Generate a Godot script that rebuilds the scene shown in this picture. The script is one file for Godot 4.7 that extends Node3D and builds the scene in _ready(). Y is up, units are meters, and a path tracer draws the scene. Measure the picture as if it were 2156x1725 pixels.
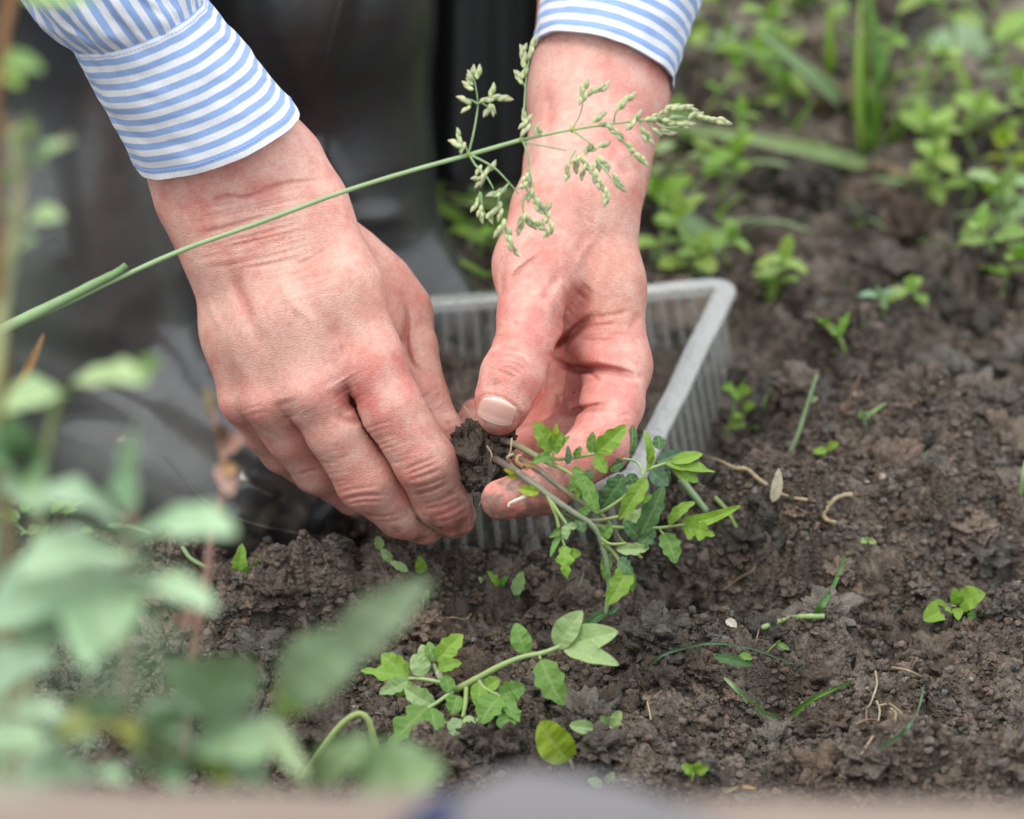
extends Node3D
# A gardener's hands lift tomato seedlings out of a punnet over a bed of loose soil.
# Lengths are metres. The scene is laid out from a table of places measured on the bed: (u, v) are 0.17 mm steps across the
# plane that stands through the hands, w is the distance in millimetres before (+) or behind (-) that plane.

const UNIT := 0.00017
const DIST := 3.0
const TILT := 30.0
const HANDS_HEIGHT := 0.075

var right := Vector3.RIGHT
var up := Vector3.UP
var toward := Vector3.BACK
var middle := Vector3(0, HANDS_HEIGHT, 0)
var rng := RandomNumberGenerator.new()
var taken := {}
var M := {}

# close-up measuring frames: offset and step in u and v
const FRAMES := {
	0: [0.0, 1.0, 0.0, 1.0], 1: [294.8, 0.3516, 210.5, 0.3516], 2: [379.0, 0.3516, 673.8, 0.3516], 3: [926.4, 0.3125, 294.8, 0.3125],
	4: [926.4, 0.332, 800.0, 0.332], 5: [0.0, 0.5848, 715.9, 0.5848], 6: [0.0, 0.4297, 0.0, 0.4297], 7: [842.0, 0.3516, 0.0, 0.3516],
	8: [1347.5, 0.4882, 0.0, 0.4882], 9: [1347.5, 0.5362, 800.0, 0.5362], 10: [589.5, 0.3906, 1179.0, 0.3906],
}

func uv_of(f: int, x: float, y: float) -> Vector2:
	var k = FRAMES[f]
	return Vector2(k[0] + k[1] * x, k[2] + k[3] * y)

func at(u: float, v: float, w: float) -> Vector3:
	var wm := w * 0.001
	var k := (DIST - wm) / DIST
	return middle + right * ((u - 1078.0) * UNIT * k) + up * ((862.0 - v) * UNIT * k) + toward * wm

func on(f: int, x: float, y: float, w: float) -> Vector3:
	var p := uv_of(f, x, y)
	return at(p.x, p.y, w)

# ---------------------------------------------------------------- mesh building
class Shape:
	var v := PackedVector3Array()
	var n := PackedVector3Array()
	var c := PackedColorArray()
	var t := PackedVector2Array()
	var idx := PackedInt32Array()

	func vert(p: Vector3, col := Color.WHITE, uv := Vector2.ZERO) -> int:
		v.append(p)
		c.append(col)
		t.append(uv)
		return v.size() - 1

	func tri(a: int, b: int, d: int) -> void:
		idx.append(a)
		idx.append(b)
		idx.append(d)

	func quad(a: int, b: int, d: int, e: int) -> void:
		idx.append_array(PackedInt32Array([a, b, d, a, d, e]))

	# a tube along a path; radii at each point
	func tube(path: PackedVector3Array, radii: PackedFloat32Array, seg: int, cols: Array, squash := 1.0, squash_dir := Vector3.ZERO) -> void:
		var m := path.size()
		var first := v.size()
		var side := Vector3.ZERO
		for i in m:
			var d := (path[mini(i + 1, m - 1)] - path[maxi(i - 1, 0)]).normalized()
			if side == Vector3.ZERO:
				side = d.cross(squash_dir if squash_dir != Vector3.ZERO else Vector3(0.31, 0.2, 0.93)).normalized()
			side = (side - d * side.dot(d)).normalized()
			var other := d.cross(side)
			var col: Color = cols[mini(i, cols.size() - 1)]
			for j in seg:
				var a := TAU * j / seg
				vert(path[i] + (side * cos(a) + other * sin(a) * squash) * radii[i], col, Vector2(float(j) / seg, float(i) / m))
		for i in m - 1:
			for j in seg:
				var a := first + i * seg + j
				var b := first + i * seg + (j + 1) % seg
				quad(a, a + seg, b + seg, b)
		var s := vert(path[0], cols[0])
		var e := vert(path[m - 1], cols[cols.size() - 1])
		for j in seg:
			tri(s, first + j, first + (j + 1) % seg)
			tri(e, first + (m - 1) * seg + (j + 1) % seg, first + (m - 1) * seg + j)

	# a sheet of points; rows * columns
	func grid(points: PackedVector3Array, cols: PackedColorArray, rows: int, columns: int, uvs := PackedVector2Array(), flip := false) -> void:
		var first := v.size()
		v.append_array(points)
		c.append_array(cols)
		if uvs.size() == points.size():
			t.append_array(uvs)
		else:
			for i in points.size():
				t.append(Vector2(float(i % columns) / columns, float(i / columns) / rows))
		for i in rows - 1:
			for j in columns - 1:
				var a := first + i * columns + j
				if flip:
					quad(a, a + columns, a + columns + 1, a + 1)
				else:
					quad(a, a + 1, a + columns + 1, a + columns)

	func smooth() -> void:
		n.resize(v.size())
		n.fill(Vector3.ZERO)
		for k in range(0, idx.size(), 3):
			var a := v[idx[k]]
			var f := (v[idx[k + 2]] - a).cross(v[idx[k + 1]] - a)
			n[idx[k]] += f
			n[idx[k + 1]] += f
			n[idx[k + 2]] += f
		for k in n.size():
			n[k] = n[k].normalized() if n[k].length_squared() > 1e-24 else Vector3.UP

	func mesh(origin := Vector3.ZERO) -> ArrayMesh:
		if n.size() != v.size():
			smooth()
		if origin != Vector3.ZERO:
			for i in v.size():
				v[i] -= origin
		var arrays := []
		arrays.resize(Mesh.ARRAY_MAX)
		arrays[Mesh.ARRAY_VERTEX] = v
		arrays[Mesh.ARRAY_NORMAL] = n
		arrays[Mesh.ARRAY_COLOR] = c
		arrays[Mesh.ARRAY_TEX_UV] = t
		arrays[Mesh.ARRAY_INDEX] = idx
		var me := ArrayMesh.new()
		me.add_surface_from_arrays(Mesh.PRIMITIVE_TRIANGLES, arrays)
		return me

# ---------------------------------------------------------------- flesh: tapered capsules joined smoothly, meshed by surface nets
# It works in millimetres in its own axes: x to the right, y up, z toward the viewer's side.
class Flesh:
	var A := PackedVector3Array()
	var BA := PackedVector3Array()
	var RA := PackedFloat32Array()
	var DR := PackedFloat32Array()
	var INV := PackedFloat32Array()
	var GRP := PackedInt32Array()
	var k_palm := 9.0     # metacarpals among themselves
	var k_root := 5.0     # fingers into the palm
	var k_chain := 2.5    # bones of one finger
	var k_next := 0.7     # neighbouring fingers
	var cut := 1e9        # nothing above this y
	var cut_lean := 0.0
	var relief := PackedFloat32Array()   # sculpted marks: millimetres to add, over x and y
	var relief_at := Vector2.ZERO
	var relief_step := 0.3
	var relief_w := 0
	var relief_h := 0
	var relief_min_z := -1e9
	var verts := PackedVector3Array()
	var norms := PackedVector3Array()
	var idx := PackedInt32Array()
	var all := PackedInt32Array()

	func bone(a: Vector3, ra: float, b: Vector3, rb: float, group: int) -> void:
		A.append(a)
		BA.append(b - a)
		RA.append(ra)
		DR.append(rb - ra)
		INV.append(1.0 / maxf((b - a).length_squared(), 1e-6))
		GRP.append(group)
		all.append(A.size() - 1)

	func chain(points: Array, group: int) -> void:
		for i in points.size() - 1:
			bone(points[i][0], points[i][1], points[i + 1][0], points[i + 1][1], group)

	func canvas(lo: Vector2, hi: Vector2, step: float) -> void:
		relief_at = lo
		relief_step = step
		relief_w = int((hi.x - lo.x) / step) + 2
		relief_h = int((hi.y - lo.y) / step) + 2
		relief.resize(relief_w * relief_h)
		relief.fill(0.0)

	# a stroke of the modelling tool: negative depth is a groove. All in mm
	func stroke(pts: PackedVector2Array, width: float, depth: float, taper := true) -> void:
		var total := 0.0
		for i in pts.size() - 1:
			total += pts[i].distance_to(pts[i + 1])
		var lo := pts[0]
		var hi := pts[0]
		for p in pts:
			lo = lo.min(p)
			hi = hi.max(p)
		var reach := width * 2.4
		var i0 := maxi(0, int((lo.x - reach - relief_at.x) / relief_step))
		var i1 := mini(relief_w - 1, int((hi.x + reach - relief_at.x) / relief_step))
		var j0 := maxi(0, int((lo.y - reach - relief_at.y) / relief_step))
		var j1 := mini(relief_h - 1, int((hi.y + reach - relief_at.y) / relief_step))
		for j in range(j0, j1 + 1):
			for i in range(i0, i1 + 1):
				var p := relief_at + Vector2(i, j) * relief_step
				var best := 1e9
				var along := 0.0
				var run := 0.0
				for k in pts.size() - 1:
					var ab := pts[k + 1] - pts[k]
					var l := ab.length()
					var h := clampf((p - pts[k]).dot(ab) / maxf(l * l, 1e-6), 0.0, 1.0)
					var d := (p - pts[k] - ab * h).length_squared()
					if d < best:
						best = d
						along = run + h * l
					run += l
				if best < reach * reach:
					var s := 1.0
					if taper and total > 0.0:
						var q := along / total
						s = clampf(minf(q, 1.0 - q) * 4.0, 0.15, 1.0)
					relief[j * relief_w + i] += depth * s * exp(-best / (width * width))

	func marks(p: Vector3) -> float:
		if relief_w == 0 or p.z < relief_min_z:
			return 0.0
		var x := (p.x - relief_at.x) / relief_step
		var y := (p.y - relief_at.y) / relief_step
		if x < 0.0 or y < 0.0 or x >= relief_w - 1.0 or y >= relief_h - 1.0:
			return 0.0
		var i := int(x)
		var j := int(y)
		var fx := x - i
		var fy := y - j
		var o := j * relief_w + i
		return lerpf(lerpf(relief[o], relief[o + 1], fx), lerpf(relief[o + relief_w], relief[o + relief_w + 1], fx), fy)

	func dist(p: Vector3, use: PackedInt32Array) -> float:
		var palm := 1000.0
		var best := 1000.0
		var cur := 1000.0
		var cg := -1
		for i in use:
			var pa := p - A[i]
			var h := clampf(pa.dot(BA[i]) * INV[i], 0.0, 1.0)
			var d := (pa - BA[i] * h).length() - RA[i] - DR[i] * h
			var g := GRP[i]
			if g == 0:
				var e := k_palm - absf(palm - d)
				palm = minf(palm, d)
				if e > 0.0:
					palm -= e * e * 0.25 / k_palm
			elif g != cg:
				if cg > 0:
					var e := k_next - absf(best - cur)
					best = minf(best, cur)
					if e > 0.0:
						best -= e * e * 0.25 / k_next
				cur = d
				cg = g
			else:
				var e := k_chain - absf(cur - d)
				cur = minf(cur, d)
				if e > 0.0:
					cur -= e * e * 0.25 / k_chain
		if cg > 0:
			var e := k_next - absf(best - cur)
			best = minf(best, cur)
			if e > 0.0:
				best -= e * e * 0.25 / k_next
			e = k_root - absf(palm - best)
			palm = minf(palm, best)
			if e > 0.0:
				palm -= e * e * 0.25 / k_root
		return maxf(palm - marks(p), p.y - cut + p.z * cut_lean)

	func near(p: Vector3, reach: float) -> PackedInt32Array:
		var ds := PackedFloat32Array()
		var least := 1e9
		for i in all:
			var pa := p - A[i]
			var h := clampf(pa.dot(BA[i]) * INV[i], 0.0, 1.0)
			var d := (pa - BA[i] * h).length() - RA[i] - DR[i] * h
			ds.append(d)
			least = minf(least, d)
		var out := PackedInt32Array()
		for i in all:
			if ds[i] < least + reach:
				out.append(i)
		return out

	# where a line running back from the viewer's side first meets the surface
	func front(x: float, y: float, from_z := 200.0, step := 0.9) -> float:
		var z := from_z
		for k in 160:
			var d := dist(Vector3(x, y, z), all)
			if d < 0.02:
				break
			z -= maxf(d * step, 0.02)
			if z < -600.0:
				break
		return z

	func slope(p: Vector3, use: PackedInt32Array, h: float) -> Vector3:
		var a := dist(p + Vector3(h, -h, -h), use)
		var b := dist(p + Vector3(-h, -h, h), use)
		var c := dist(p + Vector3(-h, h, -h), use)
		var d := dist(p + Vector3(h, h, h), use)
		return Vector3(a - b - c + d, -a - b + c + d, -a + b - c + d).normalized()

	func build(cell: float, lo: Vector3, hi: Vector3, soft := 0.4) -> void:
		var nb := 8
		var bs := cell * nb
		var blocks := Vector3i(((hi - lo) / bs).ceil())
		var nx := blocks.x * nb + 1
		var ny := blocks.y * nb + 1
		var nz := blocks.z * nb + 1
		var sy := nx
		var sz := nx * ny
		var val := PackedFloat32Array()
		val.resize(nx * ny * nz)
		val.fill(1e9)
		var ids := PackedInt32Array()
		ids.resize(nx * ny * nz)
		ids.fill(-1)
		var live: Array[Vector3i] = []
		var uses: Array[PackedInt32Array] = []
		var half := bs * 0.5 * sqrt(3.0)
		for bz in blocks.z:
			for by in blocks.y:
				for bx in blocks.x:
					var mid := lo + (Vector3(bx, by, bz) + Vector3(0.5, 0.5, 0.5)) * bs
					var cand := near(mid, half * 2.0 + k_palm * 1.2)
					var d := dist(mid, cand)
					if absf(d) > half + 4.5:
						continue
					live.append(Vector3i(bx, by, bz))
					uses.append(cand)
					for k in nb + 1:
						for j in nb + 1:
							var o := (bz * nb + k) * sz + (by * nb + j) * sy + bx * nb
							for i in nb + 1:
								if val[o + i] > 1e8:
									val[o + i] = dist(lo + Vector3(bx * nb + i, by * nb + j, bz * nb + k) * cell, cand)
		var corner := [0, 1, sy, sy + 1, sz, sz + 1, sz + sy, sz + sy + 1]
		var edges := [0, 1, 2, 3, 4, 5, 6, 7, 0, 2, 1, 3, 4, 6, 5, 7, 0, 4, 1, 5, 2, 6, 3, 7]
		var spot := [Vector3(0, 0, 0), Vector3(1, 0, 0), Vector3(0, 1, 0), Vector3(1, 1, 0), Vector3(0, 0, 1), Vector3(1, 0, 1), Vector3(0, 1, 1), Vector3(1, 1, 1)]
		for b in live.size():
			var bb := live[b]
			for k in nb:
				for j in nb:
					var o := (bb.z * nb + k) * sz + (bb.y * nb + j) * sy + bb.x * nb
					for i in nb:
						var q := o + i
						var v0 := val[q] < 0.0
						if (val[q + 1] < 0.0) == v0 and (val[q + sy] < 0.0) == v0 and (val[q + sz] < 0.0) == v0 and (val[q + sy + 1] < 0.0) == v0 and (val[q + sz + 1] < 0.0) == v0 and (val[q + sz + sy] < 0.0) == v0 and (val[q + sz + sy + 1] < 0.0) == v0:
							continue
						var sum := Vector3.ZERO
						var cnt := 0
						for e in 12:
							var e0: int = edges[e * 2]
							var e1: int = edges[e * 2 + 1]
							var d0: float = val[q + corner[e0]]
							var d1: float = val[q + corner[e1]]
							if (d0 < 0.0) != (d1 < 0.0):
								var s0: Vector3 = spot[e0]
								var s1: Vector3 = spot[e1]
								sum += s0.lerp(s1, d0 / (d0 - d1))
								cnt += 1
						var p := lo + (Vector3(bb.x * nb + i, bb.y * nb + j, bb.z * nb + k) + sum / cnt) * cell
						var g := slope(p, uses[b], soft)
						p -= g * clampf(dist(p, uses[b]), -cell, cell) * 0.9
						ids[q] = verts.size()
						verts.append(p)
						norms.append(g)
		for bb in live:
			for k in nb:
				for j in nb:
					var o := (bb.z * nb + k) * sz + (bb.y * nb + j) * sy + bb.x * nb
					for i in nb:
						var q := o + i
						if ids[q] < 0:
							continue
						var inside := val[q] < 0.0
						if (val[q + 1] < 0.0) != inside and q >= sy + sz:
							face(ids[q], ids[q - sy], ids[q - sy - sz], ids[q - sz], inside)
						if (val[q + sy] < 0.0) != inside and q >= sz + 1:
							face(ids[q], ids[q - sz], ids[q - sz - 1], ids[q - 1], inside)
						if (val[q + sz] < 0.0) != inside and q >= sy + 1:
							face(ids[q], ids[q - 1], ids[q - 1 - sy], ids[q - sy], inside)

	func face(a: int, b: int, c: int, d: int, inside: bool) -> void:
		if a < 0 or b < 0 or c < 0 or d < 0:
			return
		if inside:
			idx.append_array(PackedInt32Array([a, c, b, a, d, c]))
		else:
			idx.append_array(PackedInt32Array([a, b, c, a, c, d]))

# ---------------------------------------------------------------- naming and placing
func numbered(called: String) -> String:
	taken[called] = taken.get(called, -1) + 1
	return called if taken[called] == 0 else "%s_%03d" % [called, taken[called]]

func thing(called: String, label: String, category: String, where: Vector3, group := "") -> Node3D:
	var o := Node3D.new()
	o.name = numbered(called)
	add_child(o)
	o.position = where
	return tag(o, label, category, group)

func tag(o: Node3D, label: String, category: String, group := "", kind := "") -> Node3D:
	o.set_meta("label", label)
	if category:
		o.set_meta("category", category)
	if group:
		o.set_meta("group", group)
	if kind:
		o.set_meta("kind", kind)
	return o

# commits a shape given in world coordinates as one named part of a thing (or of a part, or of the scene)
func part(called: String, s: Shape, mat: Material, parent: Node3D = null, origin := Vector3.INF) -> MeshInstance3D:
	var o := MeshInstance3D.new()
	var base := place_of(parent) if parent else Transform3D()
	var own := base.origin if origin == Vector3.INF else origin
	o.mesh = s.mesh(own)
	o.material_override = mat
	o.name = called if parent else numbered(called)
	(parent if parent else self).add_child(o, true)
	o.transform = base.affine_inverse() * Transform3D(Basis(), own)
	return o

func place_of(o: Node3D) -> Transform3D:
	var p := Transform3D()
	var k: Node = o
	while k != self:
		p = k.transform * p
		k = k.get_parent()
	return p

func curve(pts: PackedVector3Array, per: int) -> PackedVector3Array:
	if pts.size() < 3:
		var line := PackedVector3Array()
		for k in per + 1:
			line.append(pts[0].lerp(pts[1], float(k) / per))
		return line
	var out := PackedVector3Array()
	for i in pts.size() - 1:
		var p0 := pts[maxi(i - 1, 0)]
		var p3 := pts[mini(i + 2, pts.size() - 1)]
		for k in per:
			out.append(pts[i].cubic_interpolate(pts[i + 1], p0, p3, float(k) / per))
	out.append(pts[pts.size() - 1])
	return out

func radii(count: int, r0: float, r1: float) -> PackedFloat32Array:
	var r := PackedFloat32Array()
	for i in count:
		r.append(lerpf(r0, r1, float(i) / maxf(count - 1, 1)))
	return r

func noise(kind: int, freq: float, seed_: int, octaves := 1) -> FastNoiseLite:
	var f := FastNoiseLite.new()
	f.noise_type = kind
	f.frequency = freq
	f.seed = seed_
	f.fractal_type = FastNoiseLite.FRACTAL_FBM if octaves > 1 else FastNoiseLite.FRACTAL_NONE
	f.fractal_octaves = octaves
	return f

func noise_picture(kind: int, freq: float, seed_: int, octaves: int, side := 512, ret := -1) -> NoiseTexture2D:
	var f := noise(kind, freq, seed_, octaves)
	if ret >= 0:
		f.cellular_return_type = ret
	var tx := NoiseTexture2D.new()
	tx.width = side
	tx.height = side
	tx.seamless = true
	tx.noise = f
	return tx

func srgb(r: float, g: float, b: float) -> Color:   # a colour given in linear light
	return Color(r, g, b).linear_to_srgb()

# ---------------------------------------------------------------- the scene
func _ready() -> void:
	rng.seed = 20240611
	right = Vector3.RIGHT
	var a := deg_to_rad(TILT)
	up = Vector3(0, cos(a), -sin(a))
	toward = Vector3(0, sin(a), cos(a))
	middle = Vector3(0, HANDS_HEIGHT, 0)
	set_camera_and_light()
	make_materials()
	build_soil()
	build_person()
	build_tray()
	build_board()
	build_held_seedlings()
	build_planted_seedling()
	build_grass_stalk()
	build_front_plants()
	build_lens_weed()
	build_small_weeds()
	build_back_weeds()

func set_camera_and_light() -> void:
	var cam := Camera3D.new()
	cam.name = "camera"
	add_child(cam)
	cam.transform = Transform3D(Basis(right, up, toward), middle + toward * DIST)
	var lens := CameraAttributesPhysical.new()
	var half := 862.5 * UNIT / DIST
	lens.frustum_focal_length = 12.0 / half
	lens.frustum_focus_distance = DIST - 0.022
	lens.exposure_aperture = 12.0 / half / APERTURE
	lens.frustum_near = 0.05
	lens.frustum_far = 60.0
	cam.attributes = lens
	cam.fov = rad_to_deg(2.0 * atan(half))
	cam.near = 0.05
	cam.far = 60.0
	cam.current = true

	var env := Environment.new()
	env.background_mode = Environment.BG_SKY
	var sky := ProceduralSkyMaterial.new()
	sky.sky_top_color = Color(0.965, 0.985, 1.0)
	sky.sky_horizon_color = Color(0.66, 0.685, 0.70)
	sky.sky_curve = 0.5
	sky.ground_bottom_color = Color(0.25, 0.22, 0.19)
	sky.ground_horizon_color = Color(0.45, 0.45, 0.42)
	sky.sky_energy_multiplier = 1.3
	env.sky = Sky.new()
	env.sky.sky_material = sky
	env.tonemap_mode = Environment.TONE_MAPPER_LINEAR
	env.tonemap_exposure = EXPOSURE
	env.sdfgi_enabled = true
	env.ssao_enabled = true
	env.ssil_enabled = true
	var we := WorldEnvironment.new()
	we.name = "world"
	we.environment = env
	add_child(we)

	var sun := DirectionalLight3D.new()
	sun.name = "overcast_sun"
	sun.light_energy = 0.5
	sun.light_color = Color(1.0, 0.97, 0.93)
	sun.light_angular_distance = 26.0
	sun.shadow_enabled = true
	add_child(sun)
	sun.look_at_from_position(Vector3(-0.75, 1.6, 0.2), Vector3.ZERO)

const EXPOSURE := 1.34
const APERTURE := 42.0

func plain(r: float, g: float, b: float, rough: float) -> StandardMaterial3D:
	var m := StandardMaterial3D.new()
	m.albedo_color = srgb(r, g, b)
	m.roughness = rough
	return m

func make_materials() -> void:
	# skin: colour per vertex, fine creases running across the limb
	var skin := StandardMaterial3D.new()
	skin.vertex_color_use_as_albedo = true
	skin.roughness = 0.52
	skin.metallic_specular = 0.42
	skin.subsurf_scatter_enabled = true
	skin.subsurf_scatter_strength = 0.07
	skin.heightmap_enabled = true
	skin.heightmap_texture = noise_picture(FastNoiseLite.TYPE_CELLULAR, 0.055, 5, 2, 512, FastNoiseLite.RETURN_DISTANCE2_SUB)
	skin.heightmap_scale = 0.024
	skin.uv1_triplanar = true
	skin.uv1_scale = Vector3(22, 42, 22)
	M.skin = skin
	var nail := plain(0.74, 0.5, 0.42, 0.35)
	nail.vertex_color_use_as_albedo = true
	nail.albedo_color = Color.WHITE
	nail.roughness = 0.24
	M.nail = nail
	# soil
	var soil := StandardMaterial3D.new()
	soil.vertex_color_use_as_albedo = true
	soil.roughness = 0.92
	soil.metallic_specular = 0.3
	soil.heightmap_enabled = true
	soil.heightmap_texture = noise_picture(FastNoiseLite.TYPE_SIMPLEX, 0.03, 9, 5)
	soil.heightmap_scale = 0.17
	soil.uv1_triplanar = true
	soil.uv1_world_triplanar = true
	soil.uv1_scale = Vector3(28, 28, 28)
	M.soil = soil
	# leaves: vertex colour, light passes through
	for k in ["leaf", "soft_leaf"]:
		var lf := StandardMaterial3D.new()
		lf.vertex_color_use_as_albedo = true
		lf.roughness = 0.5
		lf.metallic_specular = 0.4
		lf.backlight_enabled = true
		lf.backlight = Color(0.62, 0.72, 0.3)
		lf.heightmap_enabled = true
		lf.heightmap_texture = noise_picture(FastNoiseLite.TYPE_CELLULAR, 0.05, 21, 2, 256)
		lf.heightmap_scale = 0.03
		lf.uv1_triplanar = true
		lf.uv1_scale = Vector3(60, 60, 60)
		M[k] = lf
	M.rib = plain(0.72, 0.73, 0.70, 0.2)
	M.rib.transparency = BaseMaterial3D.TRANSPARENCY_ALPHA
	M.rib.albedo_color.a = 0.17
	M.soft_leaf.backlight = Color(0.22, 0.26, 0.12)
	M.soft_leaf.roughness = 0.42
	M.soft_leaf.metallic_specular = 0.6
	M.stem = StandardMaterial3D.new()
	M.stem.vertex_color_use_as_albedo = true
	M.stem.roughness = 0.55
	# rubber
	var rub := StandardMaterial3D.new()
	rub.vertex_color_use_as_albedo = true
	rub.roughness = 0.34
	rub.roughness = 0.27
	rub.metallic_specular = 0.6
	rub.heightmap_enabled = true
	rub.heightmap_texture = noise_picture(FastNoiseLite.TYPE_SIMPLEX, 0.04, 31, 4)
	rub.heightmap_scale = 0.006
	rub.uv1_triplanar = true
	rub.uv1_scale = Vector3(9, 9, 9)
	M.rubber = rub
	M.black_cloth = plain(0.009, 0.0092, 0.0095, 0.7)
	# shirt
	M.cuff = shirt_cloth(false)
	M.sleeve = shirt_cloth(true)
	M.thread = plain(0.32, 0.42, 0.72, 0.8)
	# clear plastic of the punnet, scuffed
	var pl := StandardMaterial3D.new()
	pl.transparency = BaseMaterial3D.TRANSPARENCY_ALPHA
	pl.albedo_color = Color(0.78, 0.82, 0.8, 0.05)
	pl.roughness = 0.08
	pl.metallic_specular = 0.32
	M.plastic = pl
	var rim := StandardMaterial3D.new()
	rim.transparency = BaseMaterial3D.TRANSPARENCY_ALPHA
	rim.albedo_color = Color(0.86, 0.87, 0.85, 0.24)
	rim.roughness = 0.14
	rim.heightmap_enabled = true
	rim.heightmap_texture = noise_picture(FastNoiseLite.TYPE_SIMPLEX, 0.03, 77, 4, 256)
	rim.heightmap_scale = 0.035
	rim.uv1_triplanar = true
	rim.uv1_scale = Vector3(16, 16, 16)
	M.rim = rim
	var wood := StandardMaterial3D.new()
	var ramp := Gradient.new()
	ramp.colors = PackedColorArray([srgb(0.17, 0.13, 0.108), srgb(0.25, 0.195, 0.165)])
	var wt := noise_picture(FastNoiseLite.TYPE_SIMPLEX, 0.02, 55, 4)
	wt.color_ramp = ramp
	wood.albedo_texture = wt
	wood.roughness = 0.8
	wood.uv1_triplanar = true
	wood.uv1_scale = Vector3(1.5, 14, 14)
	M.wood = wood
	M.grey_cloth = plain(0.15, 0.143, 0.15, 0.9)
	M.navy_cloth = plain(0.018, 0.028, 0.075, 0.85)

# white cotton with blue stripes; lengthwise stripes run up the sleeve, the cuff's run round the wrist
func shirt_cloth(lengthwise: bool) -> StandardMaterial3D:
	var im := Image.create(128, 256, false, Image.FORMAT_RGBA8)
	var grain := noise(FastNoiseLite.TYPE_VALUE, 0.35, 4)
	var white := Vector3(0.70, 0.715, 0.77)
	var blue := Vector3(0.27, 0.395, 0.68)
	for y in 256:
		# eight stripes to the picture
		var ph := fposmod(y / 32.0, 1.0)
		var s := smoothstep(0.40, 0.45, ph) * (1.0 - smoothstep(0.90, 0.95, ph))
		for x in 128:
			var g := 1.0 + 0.09 * grain.get_noise_2d(x * 2.0, y * 2.0) + (0.03 if (x + y) % 4 < 2 else -0.03)
			var q := white.lerp(blue, s) * g
			im.set_pixel(x, y, srgb(q.x, q.y, q.z))
	var m := StandardMaterial3D.new()
	m.albedo_texture = ImageTexture.create_from_image(im)
	m.roughness = 0.8
	m.metallic_specular = 0.3
	m.rim_enabled = true
	m.rim = 0.3
	m.backlight_enabled = true
	m.backlight = Color(0.25, 0.25, 0.25)
	return m

# ---------------------------------------------------------------- the soil
var n_wide: FastNoiseLite
var n_clod: FastNoiseLite
var n_lump: FastNoiseLite
var n_crumb: FastNoiseLite
var n_grain: FastNoiseLite
var n_crack: FastNoiseLite
var n_block: FastNoiseLite
var mounds: Array[Vector3] = []       # x, z, height
var mound_size: Array[Vector2] = []   # radii in x and z

# where the level bed lies at a measured place
func level(u: float, v: float, h := 0.0) -> Vector3:
	var w := 0.0
	var y := (862.0 - v) * UNIT
	var a := deg_to_rad(TILT)
	w = (h - HANDS_HEIGHT - y * cos(a)) / (sin(a) - y * cos(a) / DIST)
	return at(u, v, w * 1000.0)

func mound(u: float, v: float, ru_mm: float, rz_mm: float, h_mm: float) -> void:
	var p := level(u, v)
	mounds.append(Vector3(p.x, p.z, h_mm * 0.001))
	mound_size.append(Vector2(ru_mm, rz_mm) * 0.001)

func ground(x: float, z: float) -> float:
	var h := n_wide.get_noise_2d(x, z) * 0.013
	for i in mounds.size():
		var dx := (x - mounds[i].x) / mound_size[i].x
		if dx > 2.2 or dx < -2.2:
			continue
		var dz := (z - mounds[i].y) / mound_size[i].y
		var q := dx * dx + dz * dz
		if q < 5.0:
			h += mounds[i].z * exp(-q)
	return h

func ground_fine(x: float, z: float) -> float:
	var wx := x + n_lump.get_noise_2d(x + 3.0, z) * 0.004
	var wz := z + n_lump.get_noise_2d(x, z + 7.0) * 0.004
	var mask := clampf(0.55 + 0.9 * n_wide.get_noise_2d(x * 2.1 + 5.0, z * 2.1), 0.1, 1.25)
	var b := clampf(-n_clod.get_noise_2d(wx, wz), 0.0, 1.0)
	var h := (b * b * (3.0 - 2.0 * b) - 0.5) * 0.0080 * mask
	var c := clampf(-n_crumb.get_noise_2d(wx, wz), 0.0, 1.0)
	h += (c - 0.5) * 0.0021 * (0.5 + mask * 0.5)
	h += n_lump.get_noise_2d(x, z) * 0.0026
	# clods the size of a thumb, with gaps between some of them
	var kx := x + n_wide.get_noise_2d(x * 4.0, z * 4.0) * 0.016 + n_lump.get_noise_2d(x * 0.6, z * 0.6) * 0.006
	var kz := z + n_wide.get_noise_2d(x * 4.0 + 9.0, z * 4.0) * 0.016
	var big := clampf(-n_block.get_noise_2d(kx, kz), 0.0, 1.0)
	h += (big * big - 0.4) * 0.013 * clampf(0.5 + 1.4 * n_wide.get_noise_2d(x * 1.6, z * 1.6 + 8.0), 0.1, 1.3)
	var gap := (n_crack.get_noise_2d(kx, kz) + 1.0) / 0.17
	h -= 0.0062 * exp(-gap * gap) * clampf(0.35 + 1.8 * n_wide.get_noise_2d(x * 2.3 + 4.0, z * 2.3), 0.0, 1.0)
	h += n_grain.get_noise_2d(x, z) * 0.0012
	return ground(x, z) + h

# the first soil on the line of sight through a measured place
func on_soil(u: float, v: float, lift := 0.0) -> Vector3:
	var w := 160.0
	var p := at(u, v, w)
	for k in 240:
		p = at(u, v, w)
		if p.y - lift < ground_fine(p.x, p.z) + 0.0006:
			return p
		w -= 3.0
	return p

func soil_w(f: int, x: float, y: float) -> float:
	var q := uv_of(f, x, y)
	var p := on_soil(q.x, q.y)
	return (p - middle).dot(toward) * 1000.0

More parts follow.
